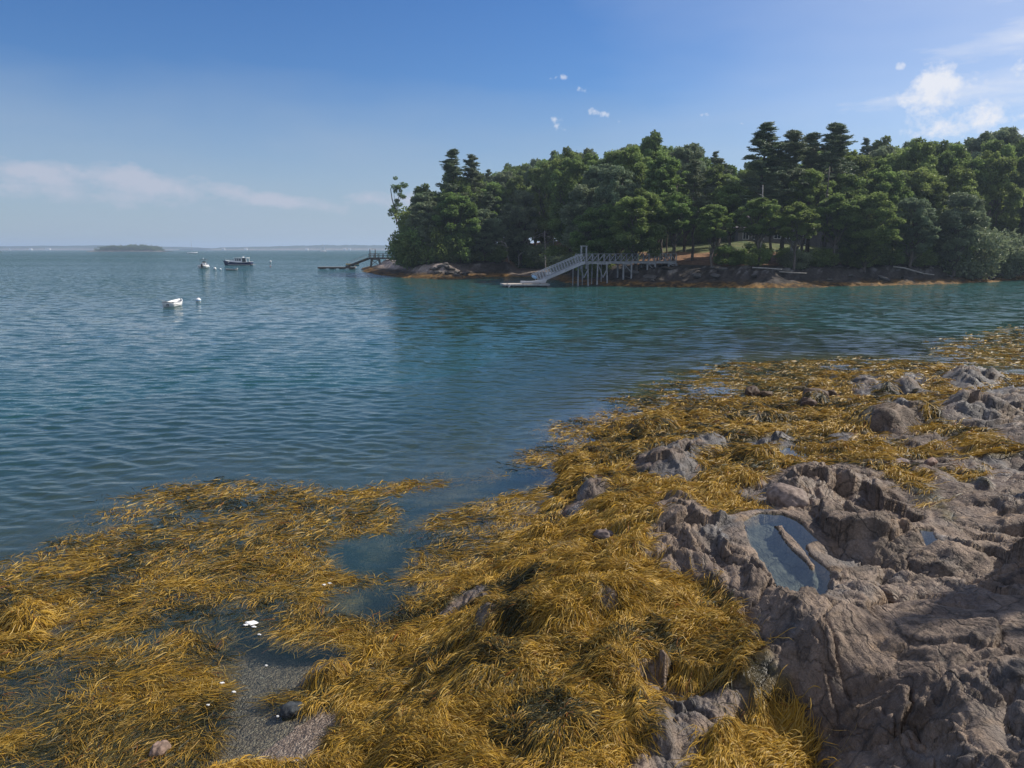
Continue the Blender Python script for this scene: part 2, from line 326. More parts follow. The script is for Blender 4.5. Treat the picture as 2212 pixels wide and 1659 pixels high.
def sx(x, y):                            # across / along the strike of the rock, warped
    a = R(-1); u = x*math.cos(a)-y*math.sin(a); v = x*math.sin(a)+y*math.cos(a)
    u2 = u+.55*fbm(x*.3, y*.3, 41, 3)+.12*fbm(x*1.3, y*1.3, 44, 3); v2 = v+.8*fbm(x*.3, y*.3, 52, 3)+.2*fbm(x*1.1, y*1.1, 47, 2); return u2, v2
DOMES = [  # rounded outcrops and weed-hung knobs: sight point, half widths in metres, height
 (1932,915,1.3,.9,.6),(1500,1190,.8,.8,.1),(1755,875,.5,.4,.42),(1930,840,.9,.6,.28),(2100,820,1.5,.8,.35),(1870,835,.6,.5,.2),(2110,900,2.2,1.0,.35),(1450,1010,.8,.6,.18),
 (1280,1060,.4,.7,.22),(80,1330,.9,.55,.19),(30,1400,.6,.45,.16),(1060,1360,.6,.5,.16),(1230,1330,.9,.6,.26),(1010,1500,.8,.7,.16),(1200,1250,.7,.6,.14),(1370,1130,.5,.6,.16),
 (1560,1520,.3,.25,.16),(1475,1545,.5,.55,.24),(1640,1490,.35,.45,.18),(700,1460,.32,.3,.28),(1400,930,.9,.6,.25),(1290,980,.6,.4,.2),(1620,905,1.2,.7,.2),(1690,800,1.4,.5,.14),(1620,1000,.6,.4,.2),(1350,1220,.4,.4,.2),
 (1150,1600,.7,.8,.16),(1350,1440,.5,.6,.12),(1430,1360,.7,.6,.14),(1900,1180,.5,.5,.15),(2010,1215,.6,.45,.18),(1870,1280,.35,.3,.12),(1720,1060,.7,.5,.16)]
DM = []
for a, b, rx, ry, hh in DOMES:
    x_, y_ = on_shore(a, b); DM.append((x_, y_, rx, ry, hh))
def fields(x, y):
    """height, bare-rock weight, pebble weight for ground points"""
    r = np.hypot(x, y); base = h0(x, y)
    ex = fbm(x*1.7, y*1.7, 3, 4)*.16 + fbm(x*6, y*6, 9, 2)*.05
    bare = np.full(x.shape, -9.)
    for p in BARE: bare = np.maximum(bare, seg_sdf(x, y, p))
    inner = .3+.7*sstep(.0, .7, bare); bare = sstep(-.05, .07, bare+ex*.8)
    peb = np.full(x.shape, -9.)
    for p in PEBBLE: peb = np.maximum(peb, seg_sdf(x, y, p))
    peb = sstep(-.1, .15, peb+ex)
    u, v = sx(x, y)
    f1, f2, idv = worley(u/1.25, v/2.6, 5); a1 = np.sqrt(np.clip(1-f1*f1*.85, 0, 1))
    crack = np.exp(-((f2-f1)/.05)**2)*sstep(-.2, .3, fbm(x*.8, y*.8, 55, 2))
    tilt = (idv-.5)*.26
    def bil(a, b, sd, o=4):              # rounded lumps parted by creases
        t = 0; am = 1; nn = 0
        for k in range(o):
            t = t+am*np.abs(vnoise(a, b, sd+k*13)*2-1); nn += am; am *= .48; a, b = a*2.03+b*.3+5.3, b*2.03-a*.3+1.7
        return t/nn
    fine = fbm(u*3.2, v*1.6, 21, 4)
    saw = (u*1.9+.9*fbm(x*.7, y*.7, 57, 3)) % 1.0; saw = np.where(saw < .16, saw/.16, (1-saw)/.84)
    saw2 = (u*6.5+1.3*fbm(x*1.5, y*1.5, 58, 3)) % 1.0; saw2 = np.where(saw2 < .2, saw2/.2, (1-saw2)/.8)
    saw3 = (u*17+2.2*fbm(x*1.7, y*1.7, 83, 4)) % 1.0; saw3 = np.where(saw3 < .25, saw3/.25, (1-saw3)/.75)
    lay = sstep(-.15, .35, fbm(x*.5, y*.5, 59, 3))
    str_ = 1-np.abs(fbm(u*6.5, v*1.3, 25, 3))*2
    wu = u+.22*fbm(x*2.1, y*2.1, 91, 3); wv = v+.3*fbm(x*1.7, y*1.7, 93, 3)
    fa, ea = facets(wu/.95, wv/2.3, 205); fb, eb = facets(wu/.38+5, wv/.95, 215); fc, ec = facets(wu/.13, wv/.3+3, 225)
    rock = .10*(a1-.75)+tilt*.6-.10*crack+.42*fa+.13*fb+.035*fc-.07*np.exp(-(ea/.05)**2)-.035*np.exp(-(eb/.07)**2)+.22*(bil(u*.8, v*.42, 61, 4)-.33)+.10*(bil(u*2.3, v*1.2, 63, 4)-.33)+.05*(bil(u*7, v*4, 65, 4)-.33)
    rock = rock+(.10*saw+.05*saw2+.018*saw3)*lay+.012*saw3+.06*fine+.022*str_+.012*fbm(x*17, y*17, 31, 3)
    rock = rock*np.clip(.75+.5*fbm(x*.25, y*.25, 71, 2)+.25, .5, 1.25)
    rock = rock*inner
    # smooth whaleback part at the lower right
    smooth = sstep(2.2, 4.2, x)*sstep(7.6, 6.2, y); rock = rock*(1-.45*smooth)
    k1, k2, idk = worley(x/.62+.25*fbm(x*.8, y*.8, 61, 2), y/.62, 35); b1 = np.sqrt(np.clip(1-k1*k1*.9, 0, 1))
    l1, l2, idl = worley(x/.27, y/.27, 37); b2 = np.sqrt(np.clip(1-l1*l1, 0, 1))
    weed = .15*(b1-.72)*(.3+idk)+.09*(b2-.7)+.14*fbm(x*.8, y*.8, 38, 3)+.07*fbm(x*2.6, y*2.6, 39, 3)
    under = sstep(.05, -.25, base)
    weed = weed*(1-.75*under)*(1-peb)
    dz = np.zeros(x.shape)
    for (cx, cy, rx, ry, hh) in DM:
        q = ((x-cx)/rx)**2+((y-cy)/ry)**2+.25*fbm((x-cx)*1.5/rx, (y-cy)*1.5/ry, 77, 2)*1.0
        dz = np.maximum(dz, hh*np.clip(1-q, 0, 1)**.8)
    H = base+bare*rock+(1-bare)*weed+dz+peb*.008*fbm(x*9, y*9, 90, 2)
    far = sstep(60, 48, r); H = H*far+(-3.2)*(1-far)
    for pz, pl in zip(POOL_Z, POOLS):
        s = seg_sdf(x, y, pl)+ex*.35
        if pl is POOLS[0]: s = np.minimum(s, -seg_sdf(x, y, BLADE)+ex*.3)
        near = (s > -.45); ins = sstep(-.03, .1, s)
        rim = np.maximum(H, pz+.03+.02*fine)
        H = np.where(near & (s <= 0), H*(1-sstep(-.45, -.05, s))+rim*sstep(-.45, -.05, s), H)
        H = np.where(s > -.03, np.minimum(H, 1e9)*(1-ins)+(pz-.10-.05*ins+.03*fine+.03*fbm(x*7, y*7, 99, 2))*ins, H)
    return H, bare, peb
NA, NR = 1150, 1150
A_D = R(62)
ths = np.concatenate([np.linspace(-math.pi, -A_D, 26)[:-1], np.linspace(-A_D, A_D, NA), np.linspace(A_D, math.pi, 26)[1:-1]])
rs = np.geomspace(1.0, 75, NR)
TH, RR = np.meshgrid(ths, rs); GX = RR*np.sin(TH); GY = RR*np.cos(TH)
GH, GB, GP = fields(GX, GY)
_lt0, _lt1 = math.log(rs[0]), math.log(rs[-1])
_off = 25
def samp(arr, x, y):                     # read the ground grid at points ahead of the camera
    r = np.hypot(x, y); t = np.arctan2(x, y)
    fi = np.clip((np.log(r)-_lt0)/(_lt1-_lt0)*(NR-1), 0, NR-1.001); fj = np.clip((t+A_D)/(2*A_D)*(NA-1), 0, NA-1.001)
    i = fi.astype(int); j = fj.astype(int); a = fi-i; b = fj-j; j = j+_off
    return (arr[i,j]*(1-a)*(1-b)+arr[i+1,j]*a*(1-b)+arr[i,j+1]*(1-a)*b+arr[i+1,j+1]*a*b)

# ground colours (the stones' and weeds' own colours)
def mixc(a, b, t): return np.asarray(a)*(1-t[..., None])+np.asarray(b)*t[..., None]
def ground_colour(x, y, H, bare, peb):
    u, v = sx(x, y)
    n1 = fbm(x*.7, y*.7, 101, 4); n2 = fbm(u*4, v*1.3, 105, 4); n3 = fbm(x*9, y*9, 109, 3); n4 = fbm(u*8, v*1.0, 113, 3)
    c = mixc((.125,.09,.066), (.225,.165,.12), np.clip(.5+n1+.5*n2, 0, 1))
    slate = np.clip(sstep(.15, .75, n1*.9+n2*.5+.45*sstep(.95, .45, H)+sstep(10, 18, np.hypot(x, y))*.3), 0, 1)
    c = mixc(0, 1, slate)*0 + c*(1-slate[..., None]) + np.array((.11,.10,.095))*slate[..., None]
    pale = sstep(.35, .7, n4*.8+n3*.4)*.55*slate; c = c*(1-pale[..., None])+np.array((.34,.33,.33))*pale[..., None]
    blk = sstep(.15, .55, fbm(x*2.3, y*2.3, 118, 4)+.35*n3)*.6; c = c*(1-blk[..., None]*.62)
    oc = sstep(.45, .7, fbm(x*1.6, y*1.6, 121, 3)+.25*n3)*.4; c = c*(1-oc[..., None])+np.array((.34,.22,.12))*oc[..., None]
    wd = mixc((.035,.03,.012), (.13,.085,.02), np.clip(.4+n3+.6*n1, 0, 1))
    c = c*bare[..., None]+wd*(1-bare[..., None])
    pool = np.zeros(x.shape)
    for pz, pl in zip(POOL_Z, POOLS): pool = np.maximum(pool, sstep(.0, .08, seg_sdf(x, y, pl))*(H < pz-.01))
    c = c*(1-pool[..., None])+mixc((.035,.042,.046), (.11,.115,.11), np.clip(.4+.9*n3+.5*n2, 0, 1))*pool[..., None]
    bed = sstep(-.05, -.3, H)*(1-bare); c = c*(1-bed[..., None])+mixc((.10,.085,.045), (.18,.145,.075), np.clip(.5+n2, 0, 1))*bed[..., None]
    pb = mixc((.24,.20,.165), (.32,.275,.23), np.clip(.5+n3, 0, 1)); c = c*(1-peb[..., None])+pb*peb[..., None]
    return np.clip(c, 0, 1)
GC = ground_colour(GX, GY, GH, GB, GP)
wet = np.clip((1-GB)*.7+sstep(.6, .0, GH)+.5*sstep(.2, .6, fbm(GX*.9, GY*.9, 131, 3)), 0, 1)
def ground_mat():
    m, N, L = newmat('shore_rock'); o = N('ShaderNodeOutputMaterial'); b = N('ShaderNodeBsdfPrincipled'); L(b.outputs[0], o.inputs[0])
    col = N('ShaderNodeAttribute'); col.attribute_name = 'col'; wt = N('ShaderNodeAttribute'); wt.attribute_name = 'wet'; pb = N('ShaderNodeAttribute'); pb.attribute_name = 'pebble'
    geo = N('ShaderNodeNewGeometry')
    n = N('ShaderNodeTexNoise'); n.inputs['Scale'].default_value = 22; n.inputs['Detail'].default_value = 8; n.inputs['Roughness'].default_value = .65; L(geo.outputs['Position'], n.inputs['Vector'])
    mp = N('ShaderNodeMapping'); mp.inputs['Scale'].default_value = (30, 6, 30); mp.inputs['Rotation'].default_value = (0, 0, R(0)); L(geo.outputs['Position'], mp.inputs[0])
    n2 = N('ShaderNodeTexNoise'); n2.inputs['Scale'].default_value = 1; n2.inputs['Detail'].default_value = 5; L(mp.outputs[0], n2.inputs['Vector'])
    vo = N('ShaderNodeTexVoronoi'); vo.inputs['Scale'].default_value = 38; L(geo.outputs['Position'], vo.inputs['Vector'])
    wn = N('ShaderNodeTexNoise'); wn.inputs['Scale'].default_value = 3; wn.inputs['Detail'].default_value = 4; L(geo.outputs['Position'], wn.inputs['Vector'])
    wa = N('ShaderNodeVectorMath'); wa.operation = 'MULTIPLY_ADD'; L(wn.outputs['Color'], wa.inputs[0]); wa.inputs[1].default_value = (.35, .5, .3); L(geo.outputs['Position'], wa.inputs[2])
    mc = N('ShaderNodeMapping'); mc.inputs['Scale'].default_value = (3.4, 1.2, 2.0); L(wa.outputs[0], mc.inputs[0])
    ve = N('ShaderNodeTexVoronoi'); ve.feature = 'DISTANCE_TO_EDGE'; ve.inputs['Scale'].default_value = 1; L(mc.outputs[0], ve.inputs['Vector'])
    ve2 = N('ShaderNodeTexVoronoi'); ve2.feature = 'DISTANCE_TO_EDGE'; ve2.inputs['Scale'].default_value = 3.3; L(mc.outputs[0], ve2.inputs['Vector'])
    cl = N('ShaderNodeMapRange'); L(ve.outputs['Distance'], cl.inputs[0]); cl.inputs[1].default_value = 0; cl.inputs[2].default_value = .045; cl.inputs[3].default_value = .48; cl.inputs[4].default_value = 1
    cl2 = N('ShaderNodeMapRange'); L(ve2.outputs['Distance'], cl2.inputs[0]); cl2.inputs[1].default_value = 0; cl2.inputs[2].default_value = .05; cl2.inputs[3].default_value = .78; cl2.inputs[4].default_value = 1
    ck = N('ShaderNodeMath'); ck.operation = 'MULTIPLY'; L(cl.outputs[0], ck.inputs[0]); L(cl2.outputs[0], ck.inputs[1])
    gn = N('ShaderNodeTexNoise'); gn.inputs['Scale'].default_value = 90; gn.inputs['Detail'].default_value = 3; L(geo.outputs['Position'], gn.inputs['Vector'])
    bn = N('ShaderNodeTexNoise'); bn.inputs['Scale'].default_value = 4.5; bn.inputs['Detail'].default_value = 9; bn.inputs['Roughness'].default_value = .7; L(mp.outputs[0], bn.inputs['Vector']); bn.inputs['Scale'].default_value = .22
    m2 = N('ShaderNodeMapRange'); L(bn.outputs[0], m2.inputs[0]); m2.inputs[1].default_value = .3; m2.inputs[2].default_value = .7; m2.inputs[3].default_value = .62; m2.inputs[4].default_value = 1.36
    m3 = N('ShaderNodeMapRange'); L(gn.outputs[0], m3.inputs[0]); m3.inputs[1].default_value = .3; m3.inputs[2].default_value = .7; m3.inputs[3].default_value = .78; m3.inputs[4].default_value = 1.24
    p1 = N('ShaderNodeMath'); p1.operation = 'MULTIPLY'; L(m2.outputs[0], p1.inputs[0]); L(m3.outputs[0], p1.inputs[1]); p2 = N('ShaderNodeMath'); p2.operation = 'MULTIPLY'; L(p1.outputs[0], p2.inputs[0]); L(ck.outputs[0], p2.inputs[1])
    mr0 = N('ShaderNodeMapRange'); L(n.outputs[0], mr0.inputs[0]); mr0.inputs[1].default_value = .25; mr0.inputs[2].default_value = .75; mr0.inputs[3].default_value = .62; mr0.inputs[4].default_value = 1.38
    mr = N('ShaderNodeMath'); mr.operation = 'MULTIPLY'; L(mr0.outputs[0], mr.inputs[0]); L(p2.outputs[0], mr.inputs[1])
    sc = N('ShaderNodeVectorMath'); sc.operation = 'SCALE'; L(col.outputs['Color'], sc.inputs[0]); L(mr.outputs[0], sc.inputs['Scale'])
    # pebbles: each cell its own grey, tan or white
    cr = N('ShaderNodeValToRGB'); L(vo.outputs['Color'], cr.inputs[0]); e = cr.color_ramp.elements
    e[0].position = .0; e[0].color = (.07,.06,.055,1); e[1].position = 1; e[1].color = (.5,.46,.4,1)
    for p, c in ((.35,(.13,.095,.07,1)),(.65,(.21,.16,.125,1)),(.9,(.30,.24,.18,1))): q = e.new(p); q.color = c
    mx = N('ShaderNodeMixRGB'); L(pb.outputs['Fac'], mx.inputs[0]); L(sc.outputs[0], mx.inputs[1]); L(cr.outputs[0], mx.inputs[2])
    L(mx.outputs[0], b.inputs['Base Color'])
    rr = N('ShaderNodeMapRange'); L(wt.outputs['Fac'], rr.inputs[0]); rr.inputs[3].default_value = .72; rr.inputs[4].default_value = .34; L(rr.outputs[0], b.inputs['Roughness'])
    b.inputs['Specular IOR Level'].default_value = .3
    a0 = N('ShaderNodeMath'); a0.operation = 'ADD'; L(n.outputs[0], a0.inputs[0]); L(n2.outputs[0], a0.inputs[1])
    ad = N('ShaderNodeMath'); ad.operation = 'ADD'; L(a0.outputs[0], ad.inputs[0]); L(ck.outputs[0], ad.inputs[1])
    vm = N('ShaderNodeMath'); vm.operation = 'MULTIPLY'; L(vo.outputs['Distance'], vm.inputs[0]); L(pb.outputs['Fac'], vm.inputs[1])
    sb = N('ShaderNodeMath'); sb.operation = 'SUBTRACT'; L(ad.outputs[0], sb.inputs[0]); L(vm.outputs[0], sb.inputs[1])
    bp = N('ShaderNodeBump'); bp.inputs['Strength'].default_value = .8; bp.inputs['Distance'].default_value = .03; L(sb.outputs[0], bp.inputs['Height']); L(bp.outputs[0], b.inputs['Normal'])
    return m
M['ground'] = ground_mat()
nc = len(ths)
g = np_mesh('ground', np.stack([GX, GY, GH], -1), grid_quads(NR, nc, True), cols={'col': GC}, attrs={'wet': wet, 'pebble': GP}, mat=M['ground'])
tag(g, 'layered brown and slate ledge with pebbles and weed-covered hollows', None, None, 'structure')
for k, (pz, pl) in enumerate(zip(POOL_Z, POOLS)):
    pass

# ------------------------------------------------------------------ rockweed strands
def strands(name, x0, y0, dirx, diry, length, width, col, zfun, nseg=5, lift=.05, curl=None, tilt=None):
    n = len(x0); t = np.linspace(0, 1, nseg+1)[None, :]
    cu = (rng.normal(0, .55, n) if curl is None else curl)[:, None]
    ang = np.arctan2(diry, dirx)[:, None]+cu*(t-.2)+rng.normal(0, .10, (n, nseg+1)).cumsum(1)*.5
    stp = length[:, None]/nseg; dx = np.cos(ang)*stp; dy = np.sin(ang)*stp
    X = x0[:, None]+np.concatenate([np.zeros((n, 1)), dx[:, 1:].cumsum(1)], 1); Y = y0[:, None]+np.concatenate([np.zeros((n, 1)), dy[:, 1:].cumsum(1)], 1)
    Z = zfun(X, Y, t, n)
    steep = np.abs(Z[:, -1]-Z[:, 0]) > length*.95; width = np.where(steep, 0, width)
    hw = width[:, None]*.5*np.array([.7, 1, 1, .95, .8, .25] if nseg == 5 else np.linspace(1, .3, nseg+1))[None, :]
    nx = -np.sin(ang)*hw; ny = np.cos(ang)*hw; tz = (rng.normal(0, .8, n) if tilt is None else tilt)[:, None]*hw
    V = np.stack([np.stack([X-nx, Y-ny, Z-tz], -1), np.stack([X+nx, Y+ny, Z+tz], -1)], 2)      # n, nseg+1, 2, 3
    b = (np.arange(n)*(nseg+1)*2)[:, None]; k = np.arange(nseg)[None, :]*2
    Q = np.stack([b+k, b+k+1, b+k+3, b+k+2], -1).reshape(-1, 4)
    Cc = np.repeat(col[:, None, :], (nseg+1)*2, 1)
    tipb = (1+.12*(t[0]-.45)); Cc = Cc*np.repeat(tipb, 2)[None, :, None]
    return V.reshape(-1, 3), Q, Cc.reshape(-1, 3)
def weed_mat():
    m, N, L = newmat('rockweed'); o = N('ShaderNodeOutputMaterial'); b = N('ShaderNodeBsdfPrincipled')
    at = N('ShaderNodeAttribute'); at.attribute_name = 'col'; L(at.outputs['Color'], b.inputs['Base Color'])
    b.inputs['Roughness'].default_value = .45; b.inputs['Specular IOR Level'].default_value = .13
    tr = N('ShaderNodeBsdfTranslucent'); L(at.outputs['Color'], tr.inputs[0]); mx = N('ShaderNodeMixShader'); mx.inputs[0].default_value = .18
    L(b.outputs[0], mx.inputs[1]); L(tr.outputs[0], mx.inputs[2]); L(mx.outputs[0], o.inputs[0]); return m
M['weed'] = weed_mat()
PAL = np.array((.74,.735,.72))*np.array([(.56,.34,.045), (.47,.28,.045), (.60,.41,.11), (.36,.22,.05), (.13,.11,.04), (.05,.052,.028), (.55,.42,.20), (.28,.11,.03)])
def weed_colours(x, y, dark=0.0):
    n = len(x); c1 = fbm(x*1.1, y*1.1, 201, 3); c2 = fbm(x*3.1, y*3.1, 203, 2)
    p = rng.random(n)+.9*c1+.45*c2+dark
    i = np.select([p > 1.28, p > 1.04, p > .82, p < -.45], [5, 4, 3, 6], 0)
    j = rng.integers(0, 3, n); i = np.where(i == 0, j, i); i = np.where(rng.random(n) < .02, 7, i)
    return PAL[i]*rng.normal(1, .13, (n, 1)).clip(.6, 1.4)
GHs = GH.copy()
def sample_view(n, rmin, rmax, amax=R(40), mix=.75):
    s = np.where(rng.random(n) < mix, 1/rng.uniform(1/rmax, 1/rmin, n), np.exp(rng.uniform(math.log(rmin), math.log(rmax), n)))
    a = rng.uniform(-amax, amax, n); return s*np.sin(a), s*np.cos(a), s
# weed lying on the rocks above the water
def emergent(nt, per):
    x, y, r = sample_view(nt, 3.2, 55); H = samp(GH, x, y); B = samp(GB, x, y); Pb = samp(GP, x, y)
    wb = np.maximum(seg_sdf(x, y, WEEDBED[0]), seg_sdf(x, y, WEEDBED[1]))
    ok = (H > -.04) & (H < 1.25+.25*fbm(x, y, 5, 2)) & (B < .35) & (Pb < .4) & (wb > 0) & (rng.random(nt) > .05+.5*(Pb > .1))
    sp = (H > .02) & (rng.random(nt) < .012) & (H < .9) & (B >= .35); ok = ok | sp
    x, y, r, H = x[ok], y[ok], r[ok], H[ok]
    x = np.repeat(x, per); y = np.repeat(y, per); r = np.repeat(r, per)
    e = .05+.02*r/6
    gx = (samp(GH, x+e, y)-samp(GH, x-e, y))/(2*e); gy = (samp(GH, x, y+e)-samp(GH, x, y-e))/(2*e)
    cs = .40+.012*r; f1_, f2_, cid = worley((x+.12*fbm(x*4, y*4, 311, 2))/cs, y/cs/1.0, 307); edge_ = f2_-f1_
    sw = fbm(x*.9, y*.9, 301, 3)*4.5+(cid-.5)*3.4
    gm = np.hypot(gx, gy)+1e-6; k = np.clip(gm*1.7, 0, 1.1)*(.4+.9*((cid*7.3) % 1))
    dx = -gx/gm*k+np.cos(sw)*.65-.25; dy = -gy/gm*k+np.sin(sw)*.45-.2
    n = len(x); a = np.arctan2(dy, dx)+rng.normal(0, .22, n)+np.where(rng.random(n) < .1, rng.normal(0, 1.2, n), 0)
    x = x+rng.normal(0, .035, n)*(1+r/14); y = y+rng.normal(0, .035, n)*(1+r/14)
    ln = rng.uniform(.10, .27, n)*(1+r/40); wd = np.maximum(.0047, .00062*r)*rng.uniform(.7, 1.3, n)
    def z(X, Y, t, n):
        g = samp(GHs, X, Y); lf = (rng.uniform(.0, .035, n)+.12*np.clip(edge_*1.5, 0, 1)*(.4+((cid*3.7) % 1)))[:, None]*(1+X*0)
        z = g+.008+lf*np.sin(np.pi*np.clip(t*.85+.1, 0, 1))*(1+Y*0)
        # hang rather than hug: a strand never follows an upward jump of the rock
        return np.maximum(z, g+.006)
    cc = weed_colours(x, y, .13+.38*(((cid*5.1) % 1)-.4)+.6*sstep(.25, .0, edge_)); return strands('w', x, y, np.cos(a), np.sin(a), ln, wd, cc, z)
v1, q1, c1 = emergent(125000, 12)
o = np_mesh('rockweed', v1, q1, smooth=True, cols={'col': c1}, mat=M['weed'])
tag(o, 'golden brown rockweed draped over the shore rocks in combed clumps', None, None, 'stuff')
# weed floating in the shallows
def floating(nt, per):
    x, y, r = sample_view(nt, 5.5, 62); H = samp(GH, x, y); B = samp(GB, x, y); Pb = samp(GP, x, y)
    wb = np.maximum(seg_sdf(x, y, WEEDBED[0]), seg_sdf(x, y, WEEDBED[1])+1.0); ch = np.full(nt, -9.)
    for c in CHAN: ch = np.maximum(ch, seg_sdf(x, y, c))
    pt = fbm(x*.55, y*.9, 401, 3)+.6*fbm(x*1.7, y*2.2, 405, 3)
    edge = .4+.035*r
    dens = sstep(-.25, .6, (wb/edge)+pt*.65)*sstep(.1, -.15, ch+pt*.12)*sstep(.3, -.05, Pb+pt*.1)
    dens = dens*np.where(pt < -.3, .6, 1)
    ok = (H < .02) & (B < .5) & (rng.random(nt) < dens)
    x, y, r, H, pt, dn = (np.repeat(q[ok], per) for q in (x, y, r, H, pt, dens)); n = len(x)
    cs = .32+.012*r; f1_, f2_, cid = worley(x/cs, y/cs*1.4, 417); sw = fbm(x*.7, y*1.1, 411, 2)*2.4+(cid-.5)*3.0
    a = .25+sw+rng.normal(0, .38, n)+np.where(rng.random(n) < .3, math.pi, 0)
    x = x+rng.normal(0, .05, n)*(1+r/14); y = y+rng.normal(0, .04, n)*(1+r/14)
    ln = rng.uniform(.10, .26, n)*(1+r/40); wd = np.maximum(.0042, .0006*r)*rng.uniform(.7, 1.25, n)
    up = np.clip(rng.normal(-.018, .02, n)+.015*(pt > .3)-.12*(1-dn)*rng.random(n), -.3, .024)
    def z(X, Y, t, n):
        return np.minimum(up[:, None]-.06*(1-np.minimum(t*2.5, 1))**2+.006*np.sin(t*5+X*9), .03)
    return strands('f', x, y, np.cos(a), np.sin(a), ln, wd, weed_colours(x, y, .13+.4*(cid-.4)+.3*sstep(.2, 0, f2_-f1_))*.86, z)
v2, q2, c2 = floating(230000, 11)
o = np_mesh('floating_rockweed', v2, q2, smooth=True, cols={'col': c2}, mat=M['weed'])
tag(o, 'tangled yellow brown rockweed floating in the shallow water', None, None, 'stuff')
print('strands', len(q1)//5, len(q2)//5)

# ------------------------------------------------------------------ water
def water_mat(name, body=(.018,.062,.056), pool=False):
    m, N, L = newmat(name); o = N('ShaderNodeOutputMaterial'); geo = N('ShaderNodeNewGeometry')
    def nz(sx_, sy_, det, rot=0, rough=.5):
        mp = N('ShaderNodeMapping'); mp.inputs['Scale'].default_value = (sx_, sy_, 1); mp.inputs['Rotation'].default_value = (0, 0, R(rot)); L(geo.outputs['Position'], mp.inputs[0])
        n = N('ShaderNodeTexNoise'); n.inputs['Scale'].default_value = 1; n.inputs['Detail'].default_value = det; n.inputs['Roughness'].default_value = rough; L(mp.outputs[0], n.inputs['Vector']); return n.outputs[0]
    am = N('ShaderNodeAttribute'); am.attribute_name = 'amp'
    if pool:
        b1 = N('ShaderNodeBump'); b1.inputs['Distance'].default_value = .001; L(nz(4, 4, 2), b1.inputs['Height'])
        nrm = b1.outputs[0]
    else:
        b1 = N('ShaderNodeBump'); b1.inputs['Distance'].default_value = .08; L(nz(1.1, 2.6, 3, 12), b1.inputs['Height']); L(am.outputs['Fac'], b1.inputs['Strength'])
        b2 = N('ShaderNodeBump'); b2.inputs['Distance'].default_value = .013; L(nz(7, 13, 2, -10), b2.inputs['Height']); L(am.outputs['Fac'], b2.inputs['Strength']); L(b1.outputs[0], b2.inputs['Normal'])
        b3 = N('ShaderNodeBump'); b3.inputs['Distance'].default_value = .10; L(nz(.22, .5, 3, 6), b3.inputs['Height']); L(am.outputs['Fac'], b3.inputs['Strength']); L(b2.outputs[0], b3.inputs['Normal'])
        fa = N('ShaderNodeAttribute'); fa.attribute_name = 'chop'; mp = N('ShaderNodeMapping'); mp.inputs['Scale'].default_value = (.8, 1.9, 1); L(geo.outputs['Position'], mp.inputs[0])
        cn = N('ShaderNodeTexNoise'); cn.inputs['Scale'].default_value = 1; cn.inputs['Detail'].default_value = 4; L(mp.outputs[0], cn.inputs['Vector'])
        sb = N('ShaderNodeVectorMath'); sb.operation = 'SUBTRACT'; L(cn.outputs['Color'], sb.inputs[0]); sb.inputs[1].default_value = (.5, .5, .5)
        ml = N('ShaderNodeVectorMath'); ml.operation = 'MULTIPLY'; L(sb.outputs[0], ml.inputs[0]); ml.inputs[1].default_value = (1.2, 2.6, 0)
        sc_ = N('ShaderNodeVectorMath'); sc_.operation = 'SCALE'; L(ml.outputs[0], sc_.inputs[0]); L(fa.outputs['Fac'], sc_.inputs['Scale'])
        ad_ = N('ShaderNodeVectorMath'); ad_.operation = 'ADD'; L(b3.outputs[0], ad_.inputs[0]); L(sc_.outputs[0], ad_.inputs[1])
        no_ = N('ShaderNodeVectorMath'); no_.operation = 'NORMALIZE'; L(ad_.outputs[0], no_.inputs[0]); nrm = no_.outputs[0]
    fr = N('ShaderNodeFresnel'); fr.inputs[0].default_value = 1.333; L(nrm, fr.inputs[1])
    gl = N('ShaderNodeBsdfGlossy'); gl.inputs['Roughness'].default_value = .03 if pool else .06; L(nrm, gl.inputs['Normal']); gl.inputs[0].default_value = (1,1,1,1)
    tr = N('ShaderNodeBsdfTransparent'); tr.inputs[0].default_value = (.80,.84,.78,1)
    df = N('ShaderNodeBsdfDiffuse'); dp = N('ShaderNodeAttribute'); dp.attribute_name = 'murk'
    bc = N('ShaderNodeMixRGB'); bc.inputs[1].default_value = (.055,.095,.08,1); bc.inputs[2].default_value = (*body, 1); L(dp.outputs['Fac'], bc.inputs[0]); L(bc.outputs[0], df.inputs[0])
    un = N('ShaderNodeMixShader'); L(dp.outputs['Fac'], un.inputs[0]); L(tr.outputs[0], un.inputs[1]); L(df.outputs[0], un.inputs[2])
    fb = N('ShaderNodeMath'); fb.operation = 'SUBTRACT'; fb.inputs[0].default_value = 1; L(geo.outputs['Backfacing'], fb.inputs[1]); fm = N('ShaderNodeMath'); fm.operation = 'MULTIPLY'; L(fr.outputs[0], fm.inputs[0]); L(fb.outputs[0], fm.inputs[1])
    mx = N('ShaderNodeMixShader'); L(fm.outputs[0], mx.inputs[0]); L(un.outputs[0], mx.inputs[1]); L(gl.outputs[0], mx.inputs[2]); L(mx.outputs[0], o.inputs[0]); return m
M['water'] = water_mat('sea_water'); M['pool'] = water_mat('pool_water', (.03,.04,.045), True)
WA, WR = 1000, 1150
wt_ = np.concatenate([np.linspace(-math.pi, -R(58), 30)[:-1], np.linspace(-R(58), R(58), WA), np.linspace(R(58), math.pi, 30)[1:-1]])
wr_ = np.concatenate([np.geomspace(2.5, 260, WR), np.geomspace(260, 9000, 120)[1:]])
T2, R2 = np.meshgrid(wt_, wr_); WX = R2*np.sin(T2); WY = R2*np.cos(T2)
cell = np.maximum(R2*(math.log(260/2.5)/WR), R2*R(116)/WA)
Hs = np.full(WX.shape, -3.2); nr_ = R2 < 74
Hs[nr_] = samp(GH, WX[nr_], WY[nr_])
